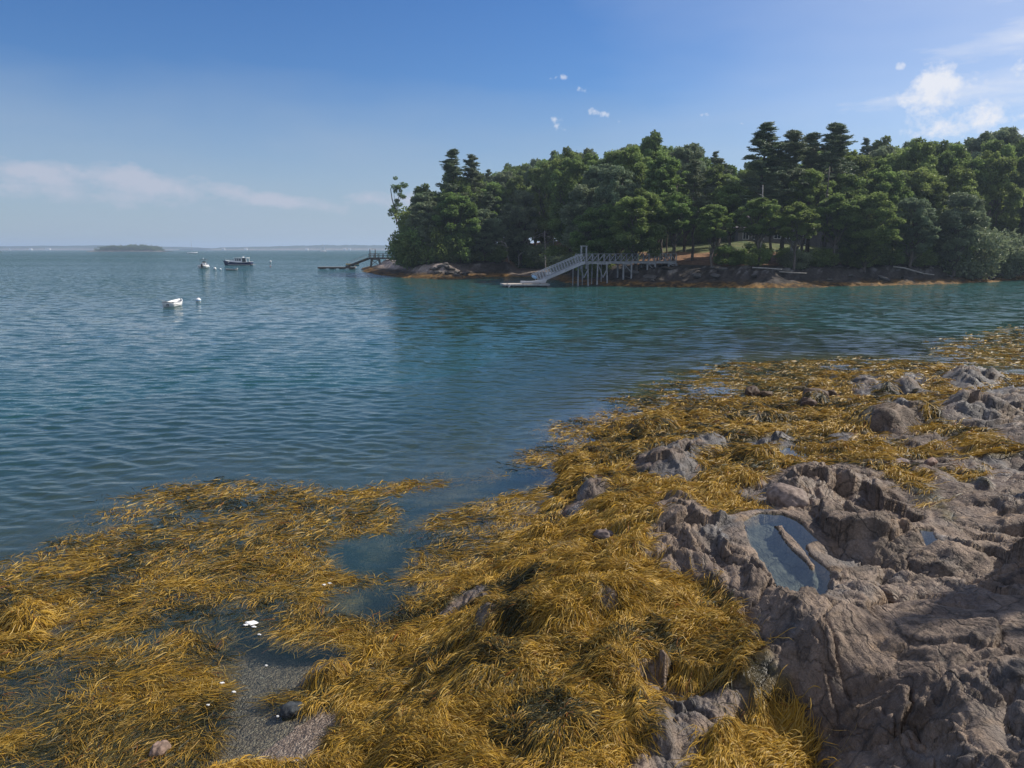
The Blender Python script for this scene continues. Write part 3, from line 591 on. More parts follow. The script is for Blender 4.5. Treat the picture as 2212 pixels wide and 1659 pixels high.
wbd = np.full(WX.shape, -9.); wbd[nr_] = np.maximum(seg_sdf(WX[nr_], WY[nr_], WEEDBED[0]), seg_sdf(WX[nr_], WY[nr_], WEEDBED[1]))
calm = .10+.90*sstep(.3+.01*R2, -1.2-.05*R2, wbd)
gust = .75+.45*fbm(WX*.02, WY*.035, 501, 3)
WZ = np.zeros(WX.shape, np.float64); wr2 = np.random.default_rng(5)
for k in range(64):
    lam = .24*(4.8**wr2.random()); th = R(-94+wr2.normal(0, 26)); kx = math.cos(th)*2*math.pi/lam; ky = math.sin(th)*2*math.pi/lam
    amp = .0052*lam**.8; ph = wr2.random()*6.28; fade = sstep(2.2, 5.0, lam/cell)
    p = kx*WX+ky*WY+ph+.5*math.sin(k)*0; s = np.sin(p)
    WZ += amp*fade*(s+.22*np.cos(2*p))
WZ *= calm*gust
murk = 1-np.exp(np.minimum(Hs, 0)*(.75))
murk = np.clip(murk, 0, 1); murk[R2 > 60] = 1
murk = np.where(Hs < -2, 1, murk)
wobj = np_mesh('water', np.stack([WX, WY, WZ], -1), grid_quads(len(wr_), len(wt_), True), attrs={'murk': murk, 'amp': calm*np.clip(gust, .3, 1.4)*(1+.6*sstep(40, 260, R2)), 'chop': (sstep(12, 120, R2)+1.3*sstep(90, 500, R2))*np.clip(.95+.5*fbm(WX*.012, WY*.03, 507, 3), .35, 1.4)}, mat=M['water'])
tag(wobj, 'rippled blue green sea', None, None, 'structure')
for k, (pz, pl) in enumerate(zip(POOL_Z, POOLS)):
    xs = [p[0] for p in pl]; ys = [p[1] for p in pl]; cx, cy = np.mean(xs), np.mean(ys)
    v = [((p[0]-cx)*1.12+cx, (p[1]-cy)*1.12+cy, pz) for p in pl]
    ar = sum(v[i-1][0]*v[i][1]-v[i][0]*v[i-1][1] for i in range(len(v)))
    if ar < 0: v = v[::-1]
    me = bpy.data.meshes.new('tide_pool')
    me.from_pydata(v, [], [tuple(range(len(v)))]); me.materials.append(M['pool']); o = bpy.data.objects.new('tide_pool', me); C.objects.link(o)
    a = me.attributes.new('murk', 'FLOAT', 'POINT'); a.data.foreach_set('value', [.03]*len(v))
    tag(o, None, None, None, 'structure')

# ------------------------------------------------------------------ the wooded headland across the water
def G2(a, b, z=0.0): p = Gz(a*K, b*K, z); return (p[0], p[1])
SHORE = [G2(790,588),G2(830,595),G2(870,600),G2(930,602.5),G2(1001,602),G2(1049,598.5),G2(1100,597.5),G2(1152,598.5),G2(1190,603),G2(1225,611),G2(1254,615),G2(1323,618),G2(1420,620),G2(1528,621),G2(1620,622),G2(1696,622.5),
         G2(1799,619),G2(1935,616),G2(2037,614.5),G2(2140,609),G2(2208,604),(95,104),(120,92),(150,60),(170,20),(330,20),(330,330),(40,330),(-30,300),(-38,250),(-36,215),(-38,196)]
SHX = np.array(SHORE)
def head(x, y):
    s = seg_sdf(x, y, SHORE)+1.6*fbm(x*.09, y*.09, 601, 3)*sstep(0, 6, np.abs(seg_sdf(x, y, SHORE)))+.9*fbm(x*.3, y*.3, 603, 3)
    u = x/np.maximum(y, 1)*1.0
    px = u*F+512; beach = sstep(505, 520, px)*sstep(563, 548, px)*(y > 100)
    # water-side slope, then a rock step, then a gently rising forest floor
    rocky = np.interp(s, [-12, -2, 0, 2.2, 4.2, 5.6, 9, 22, 45, 120], [-3.2, -.5, 0, .55, .95, 2.1, 2.7, 4.0, 6.8, 10])
    sand = np.interp(s, [-12, -2, 0, 6, 14, 18, 30, 45, 120], [-3.2, -.35, 0, .55, 1.3, 2.0, 4.2, 6.8, 10])
    H = rocky*(1-beach)+sand*beach
    a = R(-35); q = x*math.cos(a)+y*math.sin(a); q2 = -x*math.sin(a)+y*math.cos(a)
    q = q+1.2*fbm(x*.12, y*.12, 611, 2)
    saw = (q*.42) % 1.0; saw = np.where(saw < .75, saw/.75, (1-saw)/.25)
    rk = sstep(-.3, .6, s)*sstep(9, 6, s)*(1-beach)
    H = H+rk*(.16*(saw-.5)+.16*fbm(q*.9, q2*.3, 613, 4)+.12*(np.abs(fbm(x*.35, y*.35, 615, 3))-.3)+.08*fbm(x*2.2, y*2.2, 617, 3))+.12*fbm(x*.5, y*.5, 619, 3)*sstep(0, 4, s)
    return H, s, rk, beach
ht = np.linspace(R(-16), R(50), 760); hr = np.geomspace(74, 340, 620)
HT, HR = np.meshgrid(ht, hr); HX = HR*np.sin(HT); HY = HR*np.cos(HT)
HH, HS, HK, HB = head(HX, HY)
def head_z(x, y): return float(head(np.array([float(x)]), np.array([float(y)]))[0][0])
def head_colour(x, y, H, s, rk, beach):
    n = fbm(x*.5, y*.5, 701, 4); n2 = fbm(x*2.2, y*2.2, 705, 4); a = R(-35); q = x*math.cos(a)+y*math.sin(a); q2 = -x*math.sin(a)+y*math.cos(a); st = fbm(q*2.2, q2*.5, 707, 4)
    c = mixc((.02,.018,.016), (.065,.055,.05), np.clip(.5+.8*st+.3*n2, 0, 1))              # ledge, the trees' shade put into its darker colour
    lo = sstep(.8, .35, H+.35*n); c = c*(1-lo[..., None])+mixc((.03,.02,.01), (.20,.11,.03), np.clip(.4+1.1*n2+.5*n, 0, 1))*lo[..., None]       # weed band
    top = sstep(1.5, 2.0, H+.3*n)*sstep(.15, .6, st+.35*n2)*sstep(10, 8, s); c = c*(1-top[..., None])+np.array((.15,.145,.14))*top[..., None]
    left = sstep(-4, -18, x)*sstep(.7, 1.1, H)*sstep(14, 10, s); c = c*(1-left[..., None])+mixc((.20,.16,.14), (.36,.30,.27), np.clip(.5+st, 0, 1))*left[..., None]
    sand = beach*sstep(.02, .2, H)*sstep(16, 14, s); c = c*(1-sand[..., None])+mixc((.09,.075,.065), (.17,.14,.12), np.clip(.5+n, 0, 1))*sand[..., None]
    gr = beach*sstep(12.5, 13.5, s+n)*sstep(20, 18, s); c = c*(1-gr[..., None])+np.array((.035,.07,.02))*gr[..., None]
    fl = sstep(8.5, 10, s+1.0*n)*(1-beach*sstep(21, 19, s)); c = c*(1-fl[..., None])+mixc((.14,.075,.04), (.26,.15,.085), np.clip(.5+n2, 0, 1))*fl[..., None]
    lw = sstep(24, 27, s+2*n)*sstep(12, 16, x); c = c*(1-lw[..., None])+mixc((.06,.085,.028), (.13,.13,.055), np.clip(.5+n, 0, 1))*lw[..., None]
    return c
def plain_mat(name, bumpd=.08, scale=3.0, rough=.85):
    m, N, L = newmat(name); o = N('ShaderNodeOutputMaterial'); b = N('ShaderNodeBsdfPrincipled'); L(b.outputs[0], o.inputs[0])
    col = N('ShaderNodeAttribute'); col.attribute_name = 'col'; geo = N('ShaderNodeNewGeometry')
    n = N('ShaderNodeTexNoise'); n.inputs['Scale'].default_value = scale; n.inputs['Detail'].default_value = 7; L(geo.outputs['Position'], n.inputs['Vector'])
    mr = N('ShaderNodeMapRange'); L(n.outputs[0], mr.inputs[0]); mr.inputs[1].default_value = .3; mr.inputs[2].default_value = .7; mr.inputs[3].default_value = .6; mr.inputs[4].default_value = 1.4
    sc = N('ShaderNodeVectorMath'); sc.operation = 'SCALE'; L(col.outputs['Color'], sc.inputs[0]); L(mr.outputs[0], sc.inputs['Scale']); L(sc.outputs[0], b.inputs['Base Color'])
    b.inputs['Roughness'].default_value = rough; b.inputs['Specular IOR Level'].default_value = .12; bp = N('ShaderNodeBump'); bp.inputs['Distance'].default_value = bumpd; L(n.outputs[0], bp.inputs['Height']); L(bp.outputs[0], b.inputs['Normal']); return m
M['head'] = plain_mat('headland_ground')
o = np_mesh('headland_terrain', np.stack([HX, HY, HH], -1), grid_quads(len(hr), len(ht)), cols={'col': head_colour(HX, HY, HH, HS, HK, HB)}, mat=M['head'])
tag(o, 'rocky headland shore with a yellow weed band, beach and forest floor', None, None, 'structure')

# ------------------------------------------------------------------ trees
def leaf_mat(name, col, trans=.3, var=.35):
    m, N, L = newmat(name); o = N('ShaderNodeOutputMaterial')
    at = N('ShaderNodeAttribute'); at.attribute_name = 'tint'; oi = N('ShaderNodeObjectInfo')
    hs = N('ShaderNodeHueSaturation'); hs.inputs['Color'].default_value = (*col, 1)
    m1 = N('ShaderNodeMapRange'); L(oi.outputs['Random'], m1.inputs[0]); m1.inputs[3].default_value = .478; m1.inputs[4].default_value = .512; L(m1.outputs[0], hs.inputs['Hue'])
    m2 = N('ShaderNodeMapRange'); L(at.outputs['Fac'], m2.inputs[0]); m2.inputs[3].default_value = 1-var; m2.inputs[4].default_value = 1+var; L(m2.outputs[0], hs.inputs['Value'])
    b = N('ShaderNodeBsdfPrincipled'); L(hs.outputs[0], b.inputs['Base Color']); b.inputs['Roughness'].default_value = .5; b.inputs['Specular IOR Level'].default_value = .3
    tr = N('ShaderNodeBsdfTranslucent'); L(hs.outputs[0], tr.inputs[0]); mx = N('ShaderNodeMixShader'); mx.inputs[0].default_value = trans
    L(b.outputs[0], mx.inputs[1]); L(tr.outputs[0], mx.inputs[2]); L(mx.outputs[0], o.inputs[0]); return m
M['leaf'] = leaf_mat('broad_leaves', (.18,.25,.075), .45, .45); M['leaf2'] = leaf_mat('grey_green_leaves', (.20,.25,.14)); M['needle'] = leaf_mat('pine_needles', (.13,.17,.085), .3)
def leaf_quads(P, size, tint, rg, up=.5, aspect=.6, dirs=None):
    n = len(P); nrm = rg.normal(size=(n, 3)); nrm[:, 2] = np.abs(nrm[:, 2])+up; nrm /= np.linalg.norm(nrm, axis=1)[:, None]
    t = rg.normal(size=(n, 3)) if dirs is None else dirs; t = t-nrm*(t*nrm).sum(1)[:, None]; t /= np.linalg.norm(t, axis=1)[:, None]+1e-9
    b = np.cross(nrm, t); s = size*rg.uniform(.6, 1.3, n); a = t*(s*.5)[:, None]; c = b*(s*.5*aspect)[:, None]; bend = nrm*(s*.12)[:, None]
    V = np.stack([P-a-bend, P-c*1+a*.1+bend, P+a-bend, P+c+a*.1+bend], 1)
    return V.reshape(-1, 3), np.repeat(tint, 4)
def limb(mb, a, b, r0, r1, rg, n=5, wob=.06, k=5):
    a = np.array(a, float); b = np.array(b, float); L_ = np.linalg.norm(b-a); pts = []
    for i in range(k+1):
        t = i/k; p = a+(b-a)*t+(rg.normal(0, wob*L_, 3)*math.sin(math.pi*t)); pts.append(tuple(p))
    mb.tube(pts, [r0+(r1-r0)*i/k for i in range(k+1)], n); return pts
def tree_proto(name, label_mats, cents, rads, tint_c, leaves, size, trunkmb, mat_leaf, mat_bark, up=.5, squash=.75, seed=0):
    rg = np.random.default_rng(seed); P = []; T = []
    for c, r_, tc_ in zip(cents, rads, tint_c):
        n = int(leaves*r_*r_); d = rg.normal(size=(n, 3)); d /= np.linalg.norm(d, axis=1)[:, None]
        rr = r_*rg.uniform(.25, 1.05, n)**.55*(1+.25*np.sin(d[:, 0]*7+c[0]*3)*np.sin(d[:, 1]*6+c[1]*2)); p = np.array(c)+d*rr[:, None]*np.array((1, 1, squash)); P.append(p); T.append(np.clip(tc_+rg.normal(0, .22, n), 0, 1))
    P = np.concatenate(P); T = np.concatenate(T); V, TT = leaf_quads(P, size, T, rg, up)
    return P, V, TT
def crown_obj(name, V, TT, mat, parent):
    return np_mesh(name, V, np.arange(len(V)).reshape(-1, 4), smooth=False, attrs={'tint': TT}, mat=mat, parent=parent)
HIDE = (0, -400, -60)
def broadleaf(seed, h=17.0, rc=4.6, base=.15, sparse=False, mat='leaf', lobes=120, size=.40):
    rg = np.random.default_rng(seed); cents = []; rads = []; tc_ = []; zc = h*(.5+base/2); hz_ = h*(1-base)/2
    for i in range(lobes):
        d = rg.normal(size=3); d /= np.linalg.norm(d); q = rg.uniform(.5, 1)**.4
        wx = rc*(1+.25*math.sin(3*math.atan2(d[1], d[0])+seed)); c = np.array([d[0]*wx*q*.86, d[1]*wx*q*.86, zc+d[2]*hz_*q*.9])
        if d[2] < -.4: c[:2] *= 1.15
        cents.append(c); rads.append(rg.uniform(.5, 1.15)*rc/4.6); tc_.append(rg.uniform(.05, .95))
    for i in range(14): cents.append(np.array([rg.normal(0, rc*.25), rg.normal(0, rc*.25), zc+rg.uniform(-.7, .8)*hz_])); rads.append(1.3*rc/4.6); tc_.append(.4)
    mb = MB(); top = zc+hz_*.5
    tp = limb(mb, (0,0,-1.2), (rg.normal(0,.4), rg.normal(0,.4), top), .30, .08, rg, 8, .012, 8)
    for i in range(0, lobes, 3 if not sparse else 2):
        c = cents[i]; k = min(len(tp)-2, max(1, int((c[2]*.62)/top*8))); limb(mb, tp[k], tuple(c), .10, .025, rg, 5, .05, 4)
    P, V, TT = tree_proto('t', None, cents, rads, tc_, 300 if not sparse else 200, size, mb, None, None, seed=seed)
    r = empty('broadleaf_tree', HIDE); mb.build('trunk', M['bark'], r, True); crown_obj('crown', V, TT, M[mat], r); r['h'] = h; return r
def pine(seed, h=20.0, rmax=3.8, base=.3):
    rg = np.random.default_rng(seed); mb = MB(); tp = limb(mb, (0,0,-1.2), (rg.normal(0,.3), rg.normal(0,.3), h), .30, .03, rg, 8, .008, 10)
    P = []; T = []; Dr = []; z = h*base
    while z < h-.3:
        f = (z/h-base)/(1-base); rl = rmax*(1-f**1.5)*(.55+.45*min(1, f*3+.3))+.3; nb = rg.integers(3, 6)
        for b in range(nb):
            if rg.random() < .18: continue
            an = rg.uniform(0, 6.28); L_ = rl*rg.uniform(.35, 1.2); k = z/h*10; i = min(9, int(k)); p0 = np.array(tp[i])*(1-(k-i))+np.array(tp[i+1])*(k-i)
            p1 = p0+np.array([math.cos(an)*L_, math.sin(an)*L_, L_*rg.uniform(-.05, .3)+L_*.25*f]); pts = limb(mb, tuple(p0), tuple(p1), .05*(1.3-f), .015, rg, 4, .03, 4)
            for q in range(int(7+L_*5)):
                t = rg.uniform(.12, 1.05)**.7; c = p0+(p1-p0)*t+np.array([rg.normal(0, .28), rg.normal(0, .28), rg.uniform(-.1, .45)])*(.6+L_/5); n = 40
                d = rg.normal(size=(n, 3)); d[:, 2] = np.abs(d[:, 2])*.7+.1; d += np.array([math.cos(an), math.sin(an), 0])*.5; d /= np.linalg.norm(d, axis=1)[:, None]
                P.append(c+d*rg.uniform(.05, .36, n)[:, None]*np.array((1.25, 1.25, .65))); Dr.append(d); T.append(np.clip(np.full(n, rg.uniform(.2, .8))+rg.normal(0, .2, n), 0, 1))
        z += rg.uniform(.28, .75)*(1.15-.4*f)
    P = np.concatenate(P); Dr = np.concatenate(Dr); T = np.concatenate(T); V, TT = leaf_quads(P, .34, T, rg, .2, .22, Dr)
    r = empty('pine_tree', HIDE); mb.build('trunk', M['bark'], r, True); crown_obj('crown', V, TT, M['needle'], r); r['h'] = h; return r
def shrub(seed, mat='leaf'):
    rg = np.random.default_rng(seed); cents = []; rads = []; tc_ = []; mb = MB()
    for i in range(26):
        d = rg.normal(size=3); d /= np.linalg.norm(d); c = np.array([d[0]*2.0, d[1]*1.6, 1.5+d[2]*1.2]); cents.append(c); rads.append(rg.uniform(.5, .95)); tc_.append(rg.uniform(.2, .8))
        if i % 3 == 0: limb(mb, (rg.normal(0,.2), rg.normal(0,.2), -.4), tuple(c), .05, .015, rg, 5, .05, 4)
    P, V, TT = tree_proto('s', None, cents, rads, tc_, 330, .24, mb, None, None, seed=seed)
    r = empty('shrub', HIDE); mb.build('stem', M['bark'], r, True); crown_obj('foliage', V, TT, M[mat], r); r['h'] = 3.6; return r
BL = [broadleaf(100+i, 17, 4.6, .12) for i in range(4)]+[broadleaf(120, 17, 4.2, .12, mat='leaf2')]
TL = [broadleaf(130+i, 18, 4.0, .42, lobes=90) for i in range(2)]          # tall trunk, high crown
PN = [pine(140+i, 20, 3.7, .22+.08*i) for i in range(3)]
SH = [shrub(160), shrub(161), shrub(162, 'leaf2')]
rt = random.Random(4)
SKY_X = [850,862,880,905,940,985,1020,1050,1100,1150,1200,1250,1290,1350,1430,1480,1520,1550,1575,1600,1630,1680,1730,1770,1850,1900,1960,2020,2070,2100,2180,2212,2300]
SKY_Y = [455,425,398,395,385,372,365,372,350,343,327,314,312,300,290,302,318,352,362,345,322,318,322,315,297,290,288,284,283,272,268,285,290]
def depth_shore(px):                     # depth at which the headland starts on this line of sight
    for Dq in np.arange(96, 240, 1.0):
        x = (px*K-512)/F*Dq
        if seg_sdf(np.array([x]), np.array([Dq]), SHORE)[0] > 0: return Dq
    return 180.0
LM = [(-50,900,'at the left tip of the headland'),(900,960,'behind the pale rock on the left'),(960,1040,'near the paired skyline pines'),(1040,1100,'left of the shaded beach'),
      (1100,1165,'over the shaded beach'),(1165,1230,'behind the upturned beach boat'),(1230,1290,'behind the pier gantry'),(1290,1350,'behind the pier trestles'),(1350,1410,'over the middle of the pier'),
      (1410,1470,'at the landward end of the pier'),(1470,1530,'just right of the pier'),(1530,1590,'below the notch in the skyline'),(1590,1650,'before the left end of the house'),(1650,1710,'before the middle of the house'),
      (1710,1770,'before the right end of the house'),(1770,1830,'just right of the house'),(1830,1890,'left of the tall white cloud'),(1890,1950,'under the tall white cloud'),(1950,2010,'just right of the tall cloud'),
      (2010,2070,'above the driftwood log'),(2070,2130,'by the overhanging grey-green shrub'),(2130,2200,'at the right edge of the photo'),(2200,2500,'beyond the right edge')]
ROWN = ['front-row', 'second-row', 'third-row', 'skyline', 'far-back', 'hindmost']
CNT = {}
def lab(kind, row, px):
    lm = [t for a, b, t in LM if a <= px < b][0]; base = f'{ROWN[row]} {kind} {lm}'; n = CNT.get(base, 0); CNT[base] = n+1
    return base if n == 0 else [base, f'taller {base}', f'slimmer {base}', f'darker {base}'][min(n, 3)]
def plant(proto, px, D, top=None, h=None, row=0, kind='green broadleaf tree', cat='tree', group='trees of the wooded headland', wide=1.0, x=None):
    x = (px*K-512)/F*D if x is None else x; z = head_z(x, D); 
    if z < .6: return None
    if h is None: h = CAM_H+(HZ-top*K)*math.hypot(1, 0)*D/F/1.0-z
    h = max(3.0, h); s = h/proto['h']; o = dup(proto, (x, D, z), rt.uniform(0, 6.28), (s*wide, s*wide, s))
    tag(o, lab(kind, row, px), cat, group); return o
for row, (off, hf, step) in enumerate([(7.5, .60, 5.6), (15, .80, 5.8), (25, .92, 5.8), (37, 1.0, 5.8), (66, .95, 5.0), (78, .97, 5.0)]):
    px = 915+rt.uniform(0, 14)+(0 if row else 6)
    while px < 2330:
        D = depth_shore(px)+off+rt.uniform(-2, 2)+(6 if px < 1010 and row == 0 else 0); top = np.interp(px, SKY_X, SKY_Y)
        clear = 1385 < px < 1800
        top_w = CAM_H+(HZ-top*K)*D/F; zg = head_z((px*K-512)/F*D, D); h = (top_w-zg)*hf*rt.uniform(.88, 1.03)
        beach = 1095 < px < 1225
        skip = (clear and row == 2) or (1570 < px < 1820 and row == 3) or (beach and row == 0) or (row >= 4 and px < 1000) or (1385 < px < 1600 and row == 0 and rt.random() < .35)
        if not skip:
            r_ = rt.random()
            if clear and row < 2: pr, kd = (rt.choice(TL), 'tall-trunked broadleaf tree') if r_ < .88 else (PN[2], 'tall pine')
            elif r_ < (.05 if px < 1550 else .09)*(0 if row == 3 else 1): pr, kd = rt.choice(PN), 'dark pine'
            elif r_ < .36: pr, kd = BL[4], 'pale broadleaf tree'
            else: pr, kd = rt.choice(BL[:4]), 'round green tree'
            plant(pr, px, D, h=h, row=row, kind=kd, wide=max(.8, min(1.35, 17/max(h, 6)*.95)))
        px += step*F/D/K*rt.uniform(.8, 1.2)
# pines that spike above the skyline
for a, b, off, kd in ((985,335,22,'lone skyline pine with layered branches'),(1022,345,23,'shorter skyline pine with layered branches'),(1632,277,17,'tallest twin-topped pine'),(1678,296,19,'ragged pine'),
                  (1768,281,21,'tall skyline pine'),(1735,303,24,'ragged pine'),(1545,350,44,'small far pine')):
    D = depth_shore(a)+off; plant(PN[int(a) % 3], a, D, top=b, row=3, kind=kd, wide=1.35 if a > 1500 else 1.1)
# undergrowth and low shrubs along the bank
px = 900.0; k = 0
while px < 2320:
    D = depth_shore(px)
    for off, hh in ((8.6, 2.6), (12.5, 4.2), (18, 4.0)):
        if 1095 < px < 1225 and off < 15: off += 10
        if px < 1010 and off < 15: off += 5
        if 1320 < px < 1510 and off < 15: continue
        if 1385 < px < 1800 and off > 14: continue
        if 1385 < px < 1800: hh *= .6
        o = plant(SH[k % 3], px+rt.uniform(-12, 12), D+off+rt.uniform(-1, 1), h=hh*rt.uniform(.8, 1.4), row={8.6:0,12.5:1,18:2}.get(off, 1), kind='low leafy shrub', cat='shrub', group='shrubs along the wooded bank', wide=1.25); k += 1
    px += 4.4*F/D/K
for i, a in enumerate(np.arange(1372, 1830, 22)):
    for off, hh in ((62, 6.5), (56, 4.5)):
        plant(SH[i % 2], a+off*.3, depth_shore(a)+off, h=hh, row=4, kind='tall back shrub', cat='shrub', group='shrubs along the wooded bank', wide=.9)
# big overhanging shrubs that stand out
plant(SH[2], 2075, depth_shore(2075)+7, h=9.5, row=0, kind='big grey-green shrub hanging over the rocks', cat='shrub', group='shrubs along the wooded bank', wide=.95)
plant(SH[2], 2140, depth_shore(2140)+8, h=8.5, row=0, kind='pale shrub drooping to the shore', cat='shrub', group='shrubs along the wooded bank')
for a, b, d_, hh in ((896,0,14,9.5),(906,0,13.5,9),(925,0,13,8.5),(955,0,13,8),(990,0,13,7),(904,0,20,12)):
    plant(SH[(a//7) % 2], a, depth_shore(a)+d_, h=hh, row=0, kind='dense dark bush reaching the rocks', cat='shrub', group='shrubs along the wooded bank', wide=.8)
# the leaning tree that reaches over the water at the left tip
def leaning():
    rg = np.random.default_rng(77); D = 176.0; x0 = (884*K-512)/F*D; z0 = head_z(x0, D); r = empty('leaning_tree', (x0, D, z0)); mb = MB()
    top = (-3.5, 0, 15.5); tp = limb(mb, (0,0,-1), top, .3, .08, rg, 7, .02, 8); cents = []; rads = []
    for a, b, n in ((855,405,5),(861,412,4),(850,452,4),(858,440,3),(871,402,4),(868,425,4),(847,456,3)):
        w_ = GD(a*K, b*K, D); c = np.array(w_)-np.array((x0, D, z0)); limb(mb, tp[5], tuple(c), .08, .02, rg, 5, .06, 5)
        for i in range(n): cents.append(c+rg.normal(0, .55, 3)); rads.append(rg.uniform(.45, .75))
    P, V, TT = tree_proto('l', None, cents, rads, [.4]*len(cents), 420, .26, mb, None, None, seed=9)
    mb.build('trunk', M['bark'], r, True); crown_obj('crown', V, TT, M['leaf'], r)
    tag(r, 'leaning tree stretching thin leafy branches over the water at the left tip', 'tree', 'trees of the wooded headland')
leaning()
# bare silvery dead tree and pale bare trunks in the wood
def dead_tree(px, by, D, h, seed, label, lean=.15):
    rg = np.random.default_rng(seed); x = (px*K-512)/F*D; z = head_z(x, D); mb = MB()
    def br(p, d, L_, r_, dep):
        q = p+d*L_; limb(mb, tuple(p), tuple(q), r_, r_*.55, rg, 5, .06, 4)
        if dep > 0:
            for i in range(3):
                nd = d+rg.normal(0, .55, 3); nd[2] = abs(nd[2])*.5; nd /= np.linalg.norm(nd); br(p+(q-p)*rg.uniform(.5, 1), nd, L_*.6, r_*.5, dep-1)
    br(np.array((0., 0, -.5)), np.array((lean, 0, 1.))/math.hypot(lean, 1), h*.5, .17, 3)
    o = mb.build('dead_tree', M['silver_wood'], None, True); o.location = (x, D, z); tag(o, label, 'dead tree', None)
dead_tree(1118, 0, depth_shore(1118)+14, 13, 3, 'bare silvery dead tree with forked limbs above the beach', .3)
dead_tree(1100, 0, depth_shore(1100)+10, 9, 5, 'low broken dead tree with white limbs left of the beach', -.2)
dead_tree(2150, 0, depth_shore(2150)+8, 6, 6, 'small bare grey sapling beside the drooping shrub', .1)
for a, off, hh, r_, lb in ((1178,16,7.5,.11,'slim pale birch-like trunk rising behind the upturned boat'),(1192,17,6.5,.08,'thinner pale trunk beside the slim pale one over the beach'),(1700,10,8.5,.30,'thick pale grey trunk on the bank before the house'),
                           (1636,11,11,.13,'straight grey trunk left of the thick pale one'),(1415,16,11,.14,'dark trunk at the pier end before the sunlit lawn'),(1437,17,11,.12,'thin dark trunk before the sunlit lawn'),(1452,15,11,.17,'stout dark trunk before the sunlit lawn'),(1770,12,14,.16,'brown trunk at the right end of the house')):
    D = depth_shore(a)+off; x = (a*K-512)/F*D; z = head_z(x, D); rg = np.random.default_rng(a); mb = MB(); limb(mb, (0,0,-.8), (rg.normal(0,.25),0,hh), r_, r_*.55, rg, 8, .006, 7)
    for q in range(5): zz = hh*rg.uniform(.5, .95); an = rg.uniform(0, 6.28); limb(mb, (0,0,zz), (1.5*math.cos(an), 1.5*math.sin(an), zz+.5), .03, .01, rg, 4, .05, 3)
    o = mb.build('bare_trunk', M['pale_bark'] if 'pale' in lb or 'grey' in lb else M['bark'], None, True); o.location = (x, D, z); tag(o, lb, 'tree trunk', None)

# ------------------------------------------------------------------ house in the trees
def house():
    D = 152.0; xl = (1588*K-512)/F*D; xr = (1812*K-512)/F*D; zb = head_z((xl+xr)/2, D)-.3; r = empty('house', ((xl+xr)/2, D, zb), R(-6)); W = (xr-xl); hw = W/2
    e = GD(0, 492*K, D)[2]-zb; rg_ = GD(0, 428*K, D)[2]-zb; e = max(3.2, e); rg_ = max(e+3, rg_)
    m = MB(); m.box(-hw, hw, 0, 9, -2, e); m.box(hw-5.5, hw, -2.2, -.003, -2, e+1.6); m.build('wall', M['shingle'], r)
    m = MB(); m.add([(-hw-.5,-.6,e),(hw-5.5,-.6,e),(hw-5.5,4.5,rg_),(-hw-.5,4.5,rg_),(-hw-.5,9.6,e),(hw+.5,9.6,e),(hw+.5,4.5,rg_),(hw+.5,-.0,e)], [(0,1,2,3),(5,4,3,6),(1,7,6,2),(0,3,4),(7,5,6)])
    zt = e+1.6; m.add([(hw-6,-2.7,zt),(hw+.5,-2.7,zt),(hw+.5,3,zt+2.6),(hw-6,3,zt+2.6),(hw-6,3,zt-.5),(hw+.5,3,zt-.5)], [(0,1,2,3),(0,3,4),(1,5,2),(0,4,5,1)]); rf = m.build('roof', M['roof'], r)
    m = MB(); m.box(-1, .2, 4, 5, rg_-1, rg_+1.2); m.build('chimney', M['shingle'], rf)
    for i, (cx, w_, z0, z1) in enumerate([(-hw+1.5, 1.0, 1.2, 3.0), (-hw+3.2, 1.0, 1.2, 3.0), (-hw+4.4, 1.0, 1.2, 3.0), (-hw+7.5, 1.2, 1.3, 2.9), (-hw+9.8, 1.2, 1.3, 2.9), (hw-7.6, 1.0, .2, 2.5)]):
        f = MB(); y = -.04
        f.box(cx-w_/2-.09, cx-w_/2, y-.05, y, z0, z1); f.box(cx+w_/2, cx+w_/2+.09, y-.05, y, z0, z1); f.box(cx-w_/2-.09, cx+w_/2+.09, y-.05, y, z1, z1+.1); f.box(cx-w_/2-.09, cx+w_/2+.09, y-.07, y, z0-.1, z0); f.box(cx-.03, cx+.03, y-.04, y, z0, z1)
        wo = f.build('window', M['white_paint'], r); g_ = MB(); g_.box(cx-w_/2, cx+w_/2, -.025, -.008, z0, z1); g_.build('pane', M['window_glass'], wo)
    for cx in (hw-4.2, hw-2.4, hw-1.0):
        f = MB(); y = -2.24; f.box(cx-.55, cx-.47, y-.05, y, 1, 3.4); f.box(cx+.47, cx+.55, y-.05, y, 1, 3.4); f.box(cx-.55, cx+.55, y-.05, y, 3.4, 3.5); f.box(cx-.55, cx+.55, y-.05, y, .9, 1)
        wo = f.build('window', M['white_paint'], r); g_ = MB(); g_.box(cx-.47, cx+.47, -2.225, -2.208, 1, 3.4); g_.build('pane', M['window_glass'], wo)
    tag(r, 'grey shingled house with pinkish roof half hidden behind the trees', 'house')
house()
BL_KEEP = BL[:3]
for p in BL[3:]+TL+PN+SH:
    for c in list(p.children): bpy.data.objects.remove(c)
    bpy.data.objects.remove(p)

